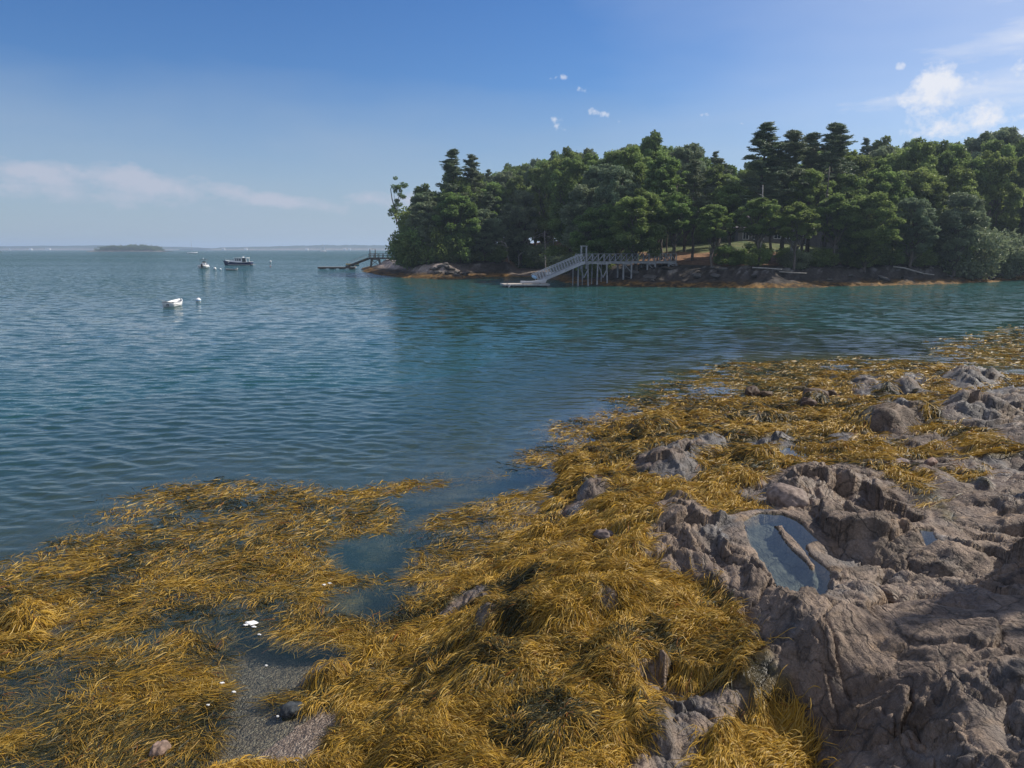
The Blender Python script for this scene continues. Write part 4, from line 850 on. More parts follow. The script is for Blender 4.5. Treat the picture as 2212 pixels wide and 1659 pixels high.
# ------------------------------------------------------------------ centre pier, gangway and float
def W_(px4, py4, D): return Vector(GD(px4/4, py4/4, D))         # sight point in the 4096 px frame at depth D
def centre_pier():
    D0, D1 = 107.0, 112.0; xa = W_(2322, 1040, D0).x; xb = W_(2705, 1040, D1).x; zd = W_(2322, 1047, D0).z; L_ = math.hypot(xb-xa, D1-D0)
    r = empty('white_pier', (xa, D0, zd), math.atan2(D1-D0, xb-xa)); wd = 1.7; zr = 1.05
    m = MB(); m.bar((0,0,-.15),(L_,0,-.15),.14,.3); m.bar((0,wd,-.15),(L_,wd,-.15),.14,.3)
    for i in range(int(L_/.2)): m.box(i*.2, i*.2+.17, -.12, wd+.12, .003, .045)
    m.build('deck', M['pier_wood'], r)
    n = 17; sp = L_/n
    for y in (0, wd):
        m = MB(); m.bar((0,y,zr),(L_,y,zr),.16,.06)
        for i in range(n+1): m.bar((i*sp,y,.05),(i*sp,y,zr-.035),.10)
        for i in range(n):
            if i < 10 or i % 2: m.bar((i*sp+.05,y,.08),((i+1)*sp-.05,y,zr-.06),.08,.08)
            if i in (0, 2, 5, 7, 9, 10, 12, 14, 15, 16): m.bar((i*sp+.05,y+.09,zr-.06),((i+1)*sp-.05,y+.09,.08),.07,.07)
        m.build('railing', M['pier_wood'], r)
    for k, (px4, foot) in enumerate(((2318,0),(2392,1),(2490,2),(2586,3),(2674,4))):
        x = (px4-2322)/(2705-2322)*L_; wx = r.location.x+x; zf = head_z(wx+.6, D0+x*.3)-zd-.5; zl = max(zf, -zd-1.0); w2 = 1.25
        m = MB()
        if k < 2:
            m.bar((x-.15,.0,-.3),(x-.25,-.1,zl),.17); m.bar((x+w2+.0,.0,-.3),(x+w2+.1,-.1,zl),.17); m.bar((x-.15,wd,-.3),(x-.2,wd+.05,zl),.12); m.bar((x+w2,wd,-.3),(x+w2+.05,wd+.05,zl),.12)
            m.bar((x-.1,-.16,-.5),(x+w2*.5,-.16,-2.2),.2,.08); m.bar((x+w2,-.16,-1.0),(x+w2*.5,-.16,-2.2),.2,.08); m.bar((x-.25,-.02,-.32),(x+w2+.2,-.02,-.32),.16)
        else:
            m.bar((x,.0,-.3),(x,0,zl),.2); m.bar((x+w2,.0,-.3),(x+w2,0,zl),.2); m.bar((x,wd,-.3),(x,wd,zl),.16); m.bar((x+w2,wd,-.3),(x+w2,wd,zl),.16); m.bar((x+.05,-.13,-.4),(x+w2-.05,-.13,max(-1.5, zl+.4)),.18,.07); m.bar((x-.12,-.02,-.34),(x+w2+.12,-.02,-.34),.16); m.bar((x-.12,wd,-.34),(x+w2+.12,wd,-.34),.16); m.bar((x,-.1,-.38),(x,wd+.1,-.38),.12); m.bar((x+w2,-.1,-.38),(x+w2,wd+.1,-.38),.12)
        m.build('trestle', M['pier_wood'], r)
    m = MB(); m.bar((.05,-.12,-1.0),(.05,-.12,2.05),.18); m.bar((.8,-.12,-1.0),(.8,-.12,2.05),.18); m.bar((-.12,-.12,2.12),(.97,-.12,2.12),.2,.12); m.build('gantry', M['pier_wood'], r)
    tag(r, 'pale weathered pier on trestles with cross-braced railings', 'pier')
    # gangway
    top = Vector((xa+.4, D0-.3, zd-.05)); bot = W_(2150, 1127, 105.0); v = bot-top; Lg = v.length; gr = empty('gangway', top); gr.rotation_euler = v.to_track_quat('X', 'Z').to_euler()
    for y in (-.6, .6):
        m = MB(); m.bar((0,y,0),(Lg,y,0),.1,.34); m.build('stringer', M['alu'], gr)
        m = MB(); m.bar((0,y,1.15),(Lg+.35,y,1.15),.08,.10); m.bar((.2,y,.78),(Lg,y,.78),.05); m.bar((.2,y,.45),(Lg,y,.45),.05)
        nn = 17
        for i in range(nn+1): m.bar((Lg*i/nn,y,.17),(Lg*i/nn,y,1.1),.07)
        m.build('railing', M['alu'], gr)
    m = MB(); m.box(0, Lg, -.54, .54, .05, .09); m.build('walkway', M['alu'], gr)
    tag(gr, 'grey gangway with railings sloping from the pale pier down to its float', 'gangway')
    b = MB(); c = W_(2137, 1108, 104.3); b.lathe([(.05,-.22),(.28,-.15),(.34,0),(.26,.16),(.08,.24)], 10); o = b.build('fender', M['blue_cloth'], None, True); o.location = c; o.rotation_euler = (.3, .5, 0); o.scale = (1.2, .7, .9)
    tag(o, 'pale blue fender hung at the foot of the sloping gangway', 'fender')
    f = empty('float_dock', (W_(2100, 1148, 103.6).x, 103.6, 0), R(9)); m = MB(); m.box(-3.0, 3.0, -1.5, 1.9, .30, .42); m.build('deck', M['dock_wood'], f)
    m = MB(); m.box(-3.06, 3.06, -1.58, -1.502, .22, .44); m.box(-3.06, 3.06, 1.902, 1.98, .22, .44); m.box(-3.08, -3.002, -1.5, 1.9, .22, .44); m.box(3.002, 3.08, -1.5, 1.9, .22, .44); m.build('edge_board', M['pier_wood'], f)
    for x in (-2.3, -.8, .8, 2.3): m = MB(); m.box(x-.5, x+.5, -1.3, 1.7, -.2, .298); m.build('pontoon', M['black'], f)
    for x, y in ((-2.6,-1.3),(-.5,-1.3),(1.8,-1.3)): m = MB(); m.bar((x-.12,y,.5),(x+.12,y,.5),.04); m.bar((x-.06,y,.42),(x-.06,y,.5),.03); m.bar((x+.06,y,.42),(x+.06,y,.5),.03); m.build('cleat', M['black'], f)
    m = MB(); m.bar((-2.2,-1.62,.4),(-2.5,-1.75,.05),.09); m.build('pile_hoop', M['alu'], f)
    tag(f, 'low wooden float with pale edges at the foot of the sloping gangway', 'float')
    k = loft_boat('canoe', 3.4, .7, .3, .32, M['pale_paint'], closed=True); k.location = (f.location.x-.6, 104.2, .43); k.rotation_euler = (0, 0, R(6)); tag(k, 'slim pale kayak lying on the wooden float beside the gangway foot', 'kayak')
def loft_boat(name, L_, beam, h, sheer, mat, closed=False, rim=None, transom=.75, flip=False, inner=None, thick=.035, n=18, mround=9):
    """one hull along +X (bow at +X), base at z=0"""
    def sec(t, sc=1.0, dz=0.0):
        w_ = beam/2*((1-max(0, (t-.35)/.65)**2.3) if not (closed and t < .35) else (1-((.35-t)/.35)**2.2))*(transom+(1-transom)*min(1, t/.35) if not closed else 1)
        w_ = max(w_, .012)*sc; top = h+sheer*max(0, t-.3)**1.7*1.4+(sheer*.25*max(0, .3-t)/.3); kz = dz+(0 if t < .72 else (t-.72)**2*h*3.0)
        pts = []
        for k in range(mround*2+1):
            a = (k/mround-1); ax = abs(a); yy = math.copysign(w_*min(1, math.sin(min(1, ax*1.05)*math.pi/2)**.75), a) if a else 0; zz = kz+(top-kz)*(ax**2.2)
            pts.append((yy, zz))
        return pts, L_*t+(.10*L_*max(0, t-.8)/.2*0)
    V = []; Fc = []; m = MB(); np_ = mround*2+1
    for i in range(n+1):
        t = i/n; pts, x = sec(t); 
        for (yy, zz) in pts: V.append((x+(.07*L_*(zz/(h+sheer)) if t > .93 else 0), yy, zz))
    for i in range(n):
        for k in range(np_-1): Fc.append((i*np_+k, i*np_+k+1, (i+1)*np_+k+1, (i+1)*np_+k))
    Fc.append(tuple(range(np_))[::-1])
    if closed:
        for i in range(n): Fc.append((i*np_, (i+1)*np_, (i+1)*np_+np_-1, i*np_+np_-1))
        m.add(V, Fc); o = m.build(name, mat, None, True)
        return o
    nV = len(V)
    for i in range(n+1):
        t = i/n; pts, x = sec(max(.0, min(.975, t)), 1-2*thick/beam*1.6, thick*1.5); x = min(max(x, thick), L_*.97)
        for k, (yy, zz) in enumerate(pts): V.append((x, yy, zz if 0 < k < np_-1 else zz))
    for i in range(n):
        for k in range(np_-1): Fc.append((nV+i*np_+k, nV+(i+1)*np_+k, nV+(i+1)*np_+k+1, nV+i*np_+k+1))
        Fc.append((i*np_, (i+1)*np_, nV+(i+1)*np_, nV+i*np_)); Fc.append((i*np_+np_-1, nV+i*np_+np_-1, nV+(i+1)*np_+np_-1, (i+1)*np_+np_-1))
    Fc.append(tuple(nV+k for k in range(np_))); Fc.append((0, nV, nV+np_-1, np_-1))
    m.add(V, Fc); return m.build(name, mat, None, True)
def top_at(L_, h, sheer, t): return h+sheer*max(0, t-.3)**1.7*1.4+(sheer*.25*max(0, .3-t)/.3)
centre_pier()

# ------------------------------------------------------------------ boats and buoys
def number_mesh(par):                     # the two dark painted figures on the transom, in straight strokes
    segs = {'a': ((0,1),(1,1)), 'b': ((1,1),(1,.5)), 'c': ((1,.5),(1,0)), 'd': ((0,0),(1,0)), 'e': ((0,0),(0,.5)), 'f': ((0,.5),(0,1)), 'g': ((0,.5),(1,.5))}
    m = MB()
    for i, ch in enumerate(('abged', 'abcdefg')):
        for k in ch: (p, q), (r_, t) = segs[k]; y0 = .14-i*.13; m.bar((-.012, y0-p*.07, .24+q*.13), (-.012, y0-r_*.07, .24+t*.13), .022, .022)
    m.build('number', M['black'], par)
def dinghy():
    L_, bm, h = 2.6, 1.22, .46; o = loft_boat('hull', L_, bm, h, .30, M['white_hull'], transom=.86)
    p = Gz(168.2, 307.2); r = empty('white_dinghy', (p[0], p[1], -.10), R(89), 'small white dinghy with oar and seats moored in the open bay', 'dinghy'); o.parent = r
    m = MB(); m.box(.03, .42, -.42, .42, .27, .30); m.build('seat', M['white_paint'], r); m = MB(); m.box(1.15, 1.42, -.53, .53, .28, .31); m.build('seat', M['white_paint'], r)
    for s in (-1, 1):
        pts = [(L_*t, s*(bm/2*(1-max(0,(t-.35)/.65)**2.3)*(.86+.14*min(1,t/.35))+.012), top_at(L_, h, .30, t)+.004) for t in np.linspace(0, .97, 12)]
        m = MB(); m.tube(pts, .028, 6); m.build('gunwale', M['white_paint'], r, True)
    m = MB(); m.bar((-.02,-.5,h+.085),(-.02,.5,h+.085),.05,.05); m.build('transom_cap', M['grey_wood'], r)
    m = MB(); m.lathe([(.03,-.02),(.03,.02)], 8, (-.02, 0, .16)); m.build('drain_plug', M['black'], r)
    number_mesh(r)
    ow = empty('oar', (p[0], p[1], 0)); ow.location = r.location+Vector((-.2, .25, .56)); ow.rotation_euler = (0, R(16), R(168))
    m = MB(); m.tube([(-1.3,0,0),(.35,0,0)], .022, 8); m.build('shaft', M['grey_wood'], ow, True)
    m = MB(); m.box(.35, .95, -.075, .075, -.012, .012); m.build('blade', M['white_paint'], ow); tag(ow, 'white oar sticking out over the stern corner of the white dinghy', 'oar'); ow.rotation_euler = (R(20), R(-14), R(172))
dinghy()
def buoy(px, py, rad, label, mat='white_hull', squash=1.0, tilt=0.0):
    p = Gz(px, py); n = 14; prof = [(rad*math.sin(math.pi*k/n)+.001, -rad*math.cos(math.pi*k/n)*squash) for k in range(n+1)]
    r = empty('mooring_buoy', (p[0], p[1], rad*.42*squash), 0, label, 'buoy', 'mooring buoys in the bay'); r.rotation_euler = (R(tilt), R(tilt*.7), 0)
    MB().lathe(prof, 20).build('float_ball', M[mat], r, True)
    m = MB(); m.tube([(.0,0,rad*squash*.95),(.0,0,rad*squash+.06),(.05,0,rad*squash+.10),(.08,0,rad*squash+.05),(.05,0,rad*squash)], .012, 6); m.build('shackle', M['alu'], r, True)
    if mat == 'white_hull': m = MB(); m.lathe([(rad*.97, -rad*.16*squash), (rad*1.004, -.04*squash), (rad*1.004, .02*squash), (rad*.985, .07*squash)], 20); m.build('band', M['blue_cloth'], r, True)
buoy(198.4, 301.5, .25, 'white ball mooring buoy floating beside the small white dinghy')
buoy(208.3, 267.4, .34, 'white tilted buoy close to the stern of the small open motorboat', squash=1.3, tilt=40)
buoy(214.8, 269.6, .36, 'white tilted buoy midway between open motorboat and grey skiff', squash=1.3, tilt=40)
buoy(220.5, 269.8, .24, 'small pale buoy just left of the grey skiff', squash=1.1)
buoy(270.4, 262.4, .42, 'white tilted buoy alone behind the navy cabin cruiser', squash=1.4, tilt=45)
buoy(270.3, 266.4, .16, 'tiny red buoy right of the navy cabin cruiser', mat='red')
def skiff():
    p = Gz(231.5, 270.3); o = loft_boat('hull', 2.5, 1.2, .34, .2, M['grey_rubber'], transom=.9); r = empty('grey_skiff', (p[0]+1.2, p[1], -.06), R(182), 'low grey inflatable skiff with outboard near the white buoys', 'skiff'); o.parent = r
    m = MB(); m.box(-.28, .02, -.14, .14, .28, .62); m.bar((-.14,0,.3),(-.14,0,-.2),.1); m.build('outboard_motor', M['pale_paint'], r); m = MB(); m.box(.8, 1.05, -.5, .5, .25, .28); m.build('seat', M['grey_wood'], r)
skiff()
def console_boat():
    p = Gz(202.2, 268.2); o = loft_boat('hull', 6.2, 2.45, .85, .45, M['white_hull'], transom=.92); r = empty('open_motorboat', (p[0], p[1], -.12), R(101), 'white open motorboat seen from the stern with dark top on a frame', 'motorboat'); o.parent = r
    m = MB(); m.box(2.3, 3.1, -.45, .45, .3, 1.5); m.build('console', M['white_paint'], r); m = MB(); m.box(3.0, 3.06, -.4, .4, 1.503, 1.85); m.build('windscreen', M['window_glass'], r)
    m = MB(); m.box(1.6, 3.4, -.85, .85, 2.35, 2.43); m.build('canvas_top', M['dark_top'], r)
    m = MB(); [m.tube([(x, s*.62, .5), (x+.1, s*.7, 2.34)], .03, 6) for x in (1.9, 3.0) for s in (-1, 1)]; m.build('top_frame', M['alu'], r)
    m = MB(); m.box(-.55, -.05, -.2, .2, .55, 1.25); m.build('outboard_motor', M['black'], r); m = MB(); m.bar((-.3,0,.55),(-.3,0,-.3),.2); m.build('motor_leg', M['black'], r)
    m = MB(); m.box(.3, .8, -.9, .9, .5, .9); m.build('stern_seat', M['pale_paint'], r); m = MB(); m.lathe([(.09,2.44),(.05,2.75),(.02,2.9)], 8, (2.3,0,0)); m.build('antenna_base', M['white_paint'], r)
console_boat()
def cruiser():
    p = Gz(238, 265.2); L_ = 8.6; h = 1.05; o = loft_boat('hull', L_, 2.9, h, .75, M['navy_hull'], closed=False, transom=.9, n=24)
    r = empty('cabin_cruiser', (p[0]+L_/2, p[1], -.18), R(176), 'navy blue cabin cruiser with white cabin and roof moored in the bay', 'motorboat'); o.parent = r
    def side(t, s, dz): return (L_*t, s*(2.9/2*(1-max(0,(t-.35)/.65)**2.3)*(.9+.1*min(1,t/.35))+.02), top_at(L_, h, .75, t)+dz)
    for s in (-1, 1):
        m = MB(); m.tube([side(t, s, .02) for t in np.linspace(0, .98, 16)], .075, 6); m.build('gunwale', M['white_hull'], r, True)
        m = MB(); m.tube([(L_*t, s*(2.9/2*(1-max(0,(t-.35)/.65)**2.3)*.93*(.9+.1*min(1,t/.35))), .27+.1*t) for t in np.linspace(.0, .86, 14)], .055, 6); m.build('boot_stripe', M['white_hull'], r, True)
    V = []; ts = np.linspace(.36, .95, 12)
    m = MB(); a = []; 
    for t in ts: x, y, z = side(t, 1, .02); a.append((x, y-.1, z))
    n_ = len(a); m.add(a+[(x, -y, z) for x, y, z in a]+[(x, 0, z+.14) for x, y, z in a], [(i, i+1, 2*n_+i+1, 2*n_+i) for i in range(n_-1)]+[(2*n_+i, 2*n_+i+1, n_+i+1, n_+i) for i in range(n_-1)]); m.build('foredeck', M['white_hull'], r, True)
    # trunk cabin and pilothouse
    def prism(name, x0, x1, hw, z0, z1, rake0, rake1, mat, par, tin=.12):
        return MB().add([(x0,-hw,z0),(x1,-hw,z0),(x1,hw,z0),(x0,hw,z0),(x0+rake0,-hw+tin,z1),(x1-rake1,-hw+tin,z1),(x1-rake1,hw-tin,z1),(x0+rake0,hw-tin,z1)], [(0,3,2,1),(4,5,6,7),(0,1,5,4),(1,2,6,5),(2,3,7,6),(3,0,4,7)]).build(name, mat, par)
    prism('trunk_cabin', 5.0, 7.3, .85, h-.1, h+.62, 0, .9, M['white_hull'], r)
    cb = prism('cabin', 2.6, 5.4, 1.15, h-.3, h+1.35, -.0, .45, M['white_hull'], r)
    for s in (-1, 1):
        for x0, x1 in ((2.95,3.6),(3.75,4.25),(4.4,4.85)):
            MB().add([(x0,s*1.135,h+.50),(x1,s*1.135,h+.50),(x1-.06,s*1.075,h+1.12),(x0,s*1.075,h+1.12)], [(0,1,2,3)]).build('window', M['window_glass'], cb)
    MB().add([(5.36,-.8,h+.62),(5.36,.8,h+.62),(5.04,.75,h+1.2),(5.04,-.75,h+1.2)], [(0,1,2,3)]).build('windscreen', M['window_glass'], cb)
    m = MB(); m.box(1.0, 5.3, -1.3, 1.3, h+1.352, h+1.47); m.build('cabin_roof', M['white_hull'], r)
    m = MB(); [m.bar((1.15, s*1.2, h), (1.3, s*1.2, h+1.35), .12) for s in (-1, 1)]; m.build('roof_post', M['white_hull'], r)
    m = MB(); m.box(1.3, 2.58, .95, 1.0, h+.1, h+1.3); m.build('side_curtain', M['window_glass'], r)
    m = MB(); m.lathe([(.05,0),(.34,.03),(.34,.2),(.2,.28)], 14, (2.6,0,h+1.5)); m.build('radar_dome', M['white_hull'], r, True)
    m = MB(); m.bar((2.3,0,h+1.5),(2.2,0,h+2.2),.05); m.bar((3.6,.5,h+1.5),(3.6,.5,h+1.75),.05); m.build('mast', M['alu'], r)
    m = MB(); pts = [side(t, 1, .55) for t in np.linspace(.6, .97, 6)]+[side(t, -1, .55) for t in np.linspace(.97, .6, 6)]; m.tube(pts, .02, 5)
    for t in (.65, .78, .9, .97): [m.tube([side(t, s, .02), side(t, s, .55)], .018, 5) for s in (-1, 1)]
    m.build('bow_rail', M['alu'], r)
    m = MB(); m.box(-.75, -.02, -1.2, 1.2, .38, .46); m.build('swim_platform', M['grey_wood'], r)
    m = MB(); m.box(.15, .7, -1.0, 1.0, h-.2, h+.22); m.build('stern_seat', M['white_paint'], r)
cruiser()
# upturned boat on the beach
o = loft_boat('upturned_boat', 2.9, 1.2, .45, .2, M['white_hull'], transom=.85); bd = depth_shore(1215)+15.5; bx = W_(2218, 1050, bd); o.rotation_euler = (math.pi, 0, R(183)); o.location = (bx.x+1.5, bd, head_z(bx.x, bd)+.75)
tag(o, 'white rowing boat lying upside down at the top of the shaded beach', 'boat')

# ------------------------------------------------------------------ far left pier, ramp and float
def far_pier():
    D = 192.0; xa = W_(1476, 1030, D).x; xb = W_(1680, 1030, D).x; zd = W_(1476, 1031, D).z; L_ = xb-xa; r = empty('dark_pier', (xa, D, zd)); wd = 1.6
    m = MB(); m.bar((0,0,-.16),(L_,0,-.16),.15,.34); m.bar((0,wd,-.16),(L_,wd,-.16),.15,.34)
    for i in range(int(L_/.25)): m.box(i*.25, i*.25+.2, -.1, wd+.1, .013, .06)
    m.build('deck', M['dark_wood'], r); sp = 1.12; n = int(L_/sp)
    for y in (0, wd):
        m = MB(); m.bar((0,y,.98),(L_,y,.98),.14,.09); m.bar((0,y,.52),(L_,y,.52),.09)
        for i in range(n+1): m.bar((i*sp,y,.06),(i*sp,y,.93),.13)
        m.build('railing', M['dark_wood'], r)
    m = MB(); m.bar((.05,-.1,.08),(.45,-.1,.9),.09); m.bar((.45,-.1,.08),(.9,-.1,.9),.09); m.bar((.5,-.13,.9),(1.2,-.13,.85),.09); m.bar((.1,-.12,.9),(.5,-.12,.9),.09); m.build('end_brace', M['pale_paint'], r)
    for x in (.55, 5.1):
        m = MB(); zf = head_z(xa+x+.5, D)-zd-.4
        for y in (0, wd): m.bar((x,y,-.3),(x-.35,y,zf),.22); m.bar((x+1.75,y,-.3),(x+2.2,y,zf),.22)
        m.bar((x,-.1,-.5),(x+2.1,-.1,zf+.6),.12); m.bar((x+1.75,-.14,-.5),(x-.3,-.14,zf+.6),.12); m.bar((x-.2,-.05,-.42),(x+2.0,-.05,-.42),.2); m.build('trestle', M['dark_wood'], r)
    m = MB(); m.bar((.3,-.1,-.3),(.3,-.1,2.05),.18); m.bar((1.6,-.1,-.3),(1.6,-.1,2.0),.18); m.build('gantry_post', M['dark_wood'], r); m = MB(); m.bar((.15,-.1,2.12),(1.8,-.1,2.12),.12,.08); m.build('gantry_beam', M['dock_wood'], r)
    tag(r, 'dark wooden pier on crossed trestles at the left tip of the headland', 'pier')
    top = Vector((xa+.1, D, zd-.1)); bot = W_(1388, 1067, 195.0); v = bot-top; Lg = v.length; g_ = empty('ramp', top); g_.rotation_euler = v.to_track_quat('X', 'Z').to_euler()
    m = MB(); [m.bar((0,y,0),(Lg,y,0),.12,.34) for y in (-.5, .5)]; m.build('stringer', M['dark_wood'], g_); m = MB(); m.box(0, Lg, -.43, .43, .06, .1); m.build('walkway', M['grey_wood'], g_)
    m = MB()
    for y in (-.5, .5):
        m.tube([(0,y,1.0),(Lg*.7,y,1.0),(Lg*.95,y,.2)], .025, 5)
        for t in (.15,.3,.45,.6,.72,.82): m.tube([(Lg*t,y,.1),(Lg*t+.35,y,1.0 if t < .7 else .75)], .025, 5)
    m.build('handrail', M['grey_wood'], g_); tag(g_, 'dark ramp with thin handrails sloping from the far pier to its float', 'gangway')
    f = empty('float_dock', (W_(1350, 1073, 198).x, 198.5, 0)); hw = (1426-1275)/4/F*198/2
    m = MB(); m.box(-hw, hw-.3, -1.2, 1.2, .38, .52); m.build('deck', M['grey_wood'], f); m = MB(); m.box(-hw-.03, hw-.27, -1.26, -1.203, .12, .5); m.build('edge_board', M['dark_wood'], f)
    for i in range(4): m = MB(); x = -hw+.4+i*(2*hw-2.2)/3; m.box(x, x+1.2, -1.1, 1.1, -.2, .378); m.build('pontoon', M['black'], f)
    m = MB(); [m.bar((x,-1.0,.52),(x,-1.0,.8),.1) for x in (-hw+1.6, -hw+3.0, .5)]; m.build('post', M['grey_wood'], f)
    tag(f, 'long low grey float below the dark pier', 'float')
    k = loft_boat('kayak', 3.3, .65, .28, .15, M['yellow'], closed=True); k.location = (f.location.x+hw-2.9, 198.9, 1.02); k.rotation_euler = (0, 0, R(-4)); tag(k, 'yellow kayak on the upper rack of the far float', 'kayak', 'kayaks on the far float')
    k = loft_boat('kayak', 3.3, .65, .28, .15, M['teal'], closed=True); k.location = (f.location.x+hw-2.9, 198.3, .64); k.rotation_euler = (0, 0, R(3)); tag(k, 'teal kayak on the lower rack of the far float', 'kayak', 'kayaks on the far float')
    m = MB(); [m.bar((f.location.x+hw-2.9+x, y, .52), (f.location.x+hw-2.9+x, y, 1.3), .07) for x in (.7, 2.4) for y in (197.85, 199.4)]
    for x in (.7, 2.4):
        for z in (.62, .99): m.bar((f.location.x+hw-2.9+x,197.9,z),(f.location.x+hw-2.9+x,199.35,z),.05)
    o = m.build('kayak_rack', M['grey_wood']); tag(o, 'wooden rack holding two kayaks on the far float', 'rack')
far_pier()

# ------------------------------------------------------------------ drift logs and loose rocks
rb = np.random.default_rng(31)
def rock_mesh(name, sx_, sy_, sz_, seed, mat, colr, sub=4):
    import bmesh
    bm = bmesh.new(); bmesh.ops.create_icosphere(bm, subdivisions=sub, radius=1.0); v = np.array([q.co[:] for q in bm.verts]); f = [[w_.index for w_ in q.verts] for q in bm.faces]; bm.free()
    d = v.copy(); k = 1+.30*fbm(d[:,0]*1.3+seed, d[:,1]*1.3+d[:,2]*1.1, seed, 3)+.14*fbm(d[:,0]*3+d[:,2]*2, d[:,1]*3+seed, seed+3, 3)+.03*fbm(d[:,0]*9+d[:,2]*7, d[:,1]*9+seed, seed+7, 2)
    v = d*k[:, None]; v = np.sign(v)*np.minimum(np.abs(v), .93)*np.array((sx_, sy_, sz_)); n = fbm(d[:,0]*4, d[:,1]*4+d[:,2]*3, seed+9, 3)
    cc = np.clip(np.array(colr)*(1+.45*n[:, None]), 0, 1)
    return np_mesh(name, v, None, f, cols={'col': cc}, mat=mat)
M['rock'] = plain_mat('boulder_rock', .02, 16, .6)
for (a, b, sx_, sy_, sz_, c, lb) in (
    (1625,852,.42,.25,.24,(.07,.045,.03),'dark brown rock with a notched top standing in the floating weed'),(1655,854,.28,.2,.15,(.08,.05,.03),'low brown rock leaning on the notched dark rock'),
    (1762,868,.42,.34,.34,(.10,.07,.05),'rounded dark boulder sitting on the yellow weed'),(1745,884,.26,.2,.2,(.09,.06,.045),'smaller boulder in front of the rounded dark boulder'),
    (1728,850,.28,.2,.14,(.08,.06,.03),'flat weed-brown stone behind the rounded dark boulder'),(1797,856,.16,.13,.16,(.09,.06,.04),'small pointed stone right of the rounded dark boulder'),
    (1310,1168,.20,.16,.14,(.14,.11,.10),'grey stone nested in the weed between the slab and the ledge'),(1945,1000,.22,.16,.1,(.17,.13,.12),'flat grey stone on the strip of weed'),
    (630,1540,.13,.11,.10,(.04,.045,.05),'wet black stone at the edge of the pebbles'),(632,1372,.0,.0,.0,None,None),
    (345,1625,.11,.08,.10,(.2,.14,.11),'small brown stone poking out of the weed at bottom left'),(1095,1640,.0,.0,.0,None,None),
    (1700,1090,.42,.22,.22,(.2,.155,.13),'oval brown boulder beside the big tide pool'),(2010,1005,.15,.1,.08,(.2,.13,.1),'little reddish stone on the ledge')):
    if c is None: continue
    x_, y_ = on_shore(a, b); z_ = float(samp(GH, np.array([x_]), np.array([y_]))[0]); z_ = max(z_, -.05)
    o = rock_mesh('boulder', sx_, sy_, sz_, int(a*7+b) % 97, M['rock'], c); o.location = (x_, y_, z_+sz_*.42); o.rotation_euler = (rb.normal(0,.15), rb.normal(0,.15), rb.uniform(0, 6.28)); tag(o, lb, 'boulder', 'loose rocks on the near shore')
base_rocks = [rock_mesh('boulder', .8, .55, .4, 200+i, M['rock'], (.10,.095,.09) if i != 1 else (.05,.045,.042), 3) for i in range(3)]
LMR = [(850,905,'at the left tip'),(905,945,'above the pale left rock'),(945,985,'left of the beach'),(985,1060,'at the left edge of the beach'),(1060,1400,'under the pale pier'),(1400,1500,'right of the pale pier'),(1500,1600,'below the notch in the trees'),
       (1600,1700,'below the pale trunk'),(1700,1800,'below the house'),(1800,1900,'left of the drift log'),(1900,2000,'beside the drift log'),(2000,2100,'under the overhanging shrub'),(2100,2260,'at the right edge')]
CR = {}
for k in range(60):
    a = rb.uniform(930, 1010) if k < 26 else (rb.uniform(1340, 1560) if k < 44 else (rb.uniform(1560, 2215))); D = depth_shore(a)+rb.uniform(2.5, 7.5); x = (a*K-512)/F*D
    o = base_rocks[k % 3] if k < 3 else base_rocks[k % 3].copy()
    if k >= 3: C.objects.link(o)
    s = rb.uniform(.35, 1.1); o.location = (x, D, head_z(x, D)+.12*s); o.rotation_euler = (rb.normal(0,.2), rb.normal(0,.2), rb.uniform(0, 6.28)); o.scale = (s*1.3, s, s*rb.uniform(.5, 1.0))
    lm = [t for p, q, t in LMR if p <= a < q][0]; sz = 'large' if s > .9 else ('small' if s < .6 else 'mid-sized'); tn = 'dark' if k % 3 == 1 else 'pale'
    tag(o, f'{sz} {tn} rock on the far shore {lm}', 'rock', f'{sz} {tn} rocks on the far shore {lm}')
def log(a, pts, rad, lb):
    D = depth_shore(a)+3.5; x = (a*K-512)/F*D; m = MB(); z0 = head_z(x, D)+.25; m.tube([(x+p, D+q, z0+z) for p, q, z in pts], [rad*(1-.12*i) for i in range(len(pts))], 7); o = m.build('drift_log', M['silver_wood'], None, True); tag(o, lb, 'log')
log(1945, [(-1.2,1,1.2),(.3,.7,1.0),(1.6,.3,.6),(2.8,0,.25),(4.2,-.4,.05)], .13, 'curved silvery drift log slanting down the rocks under the shrubs')
log(1640, [(-1,1,1.1),(1,.8,1.0),(3,.9,.85)], .1, 'fallen grey branch on the bank below the pale trunk')
log(1700, [(-1,1.2,.9),(1,1.0,.75),(2.6,.9,.7)], .07, 'thin fallen branch right of the pale trunk foot')

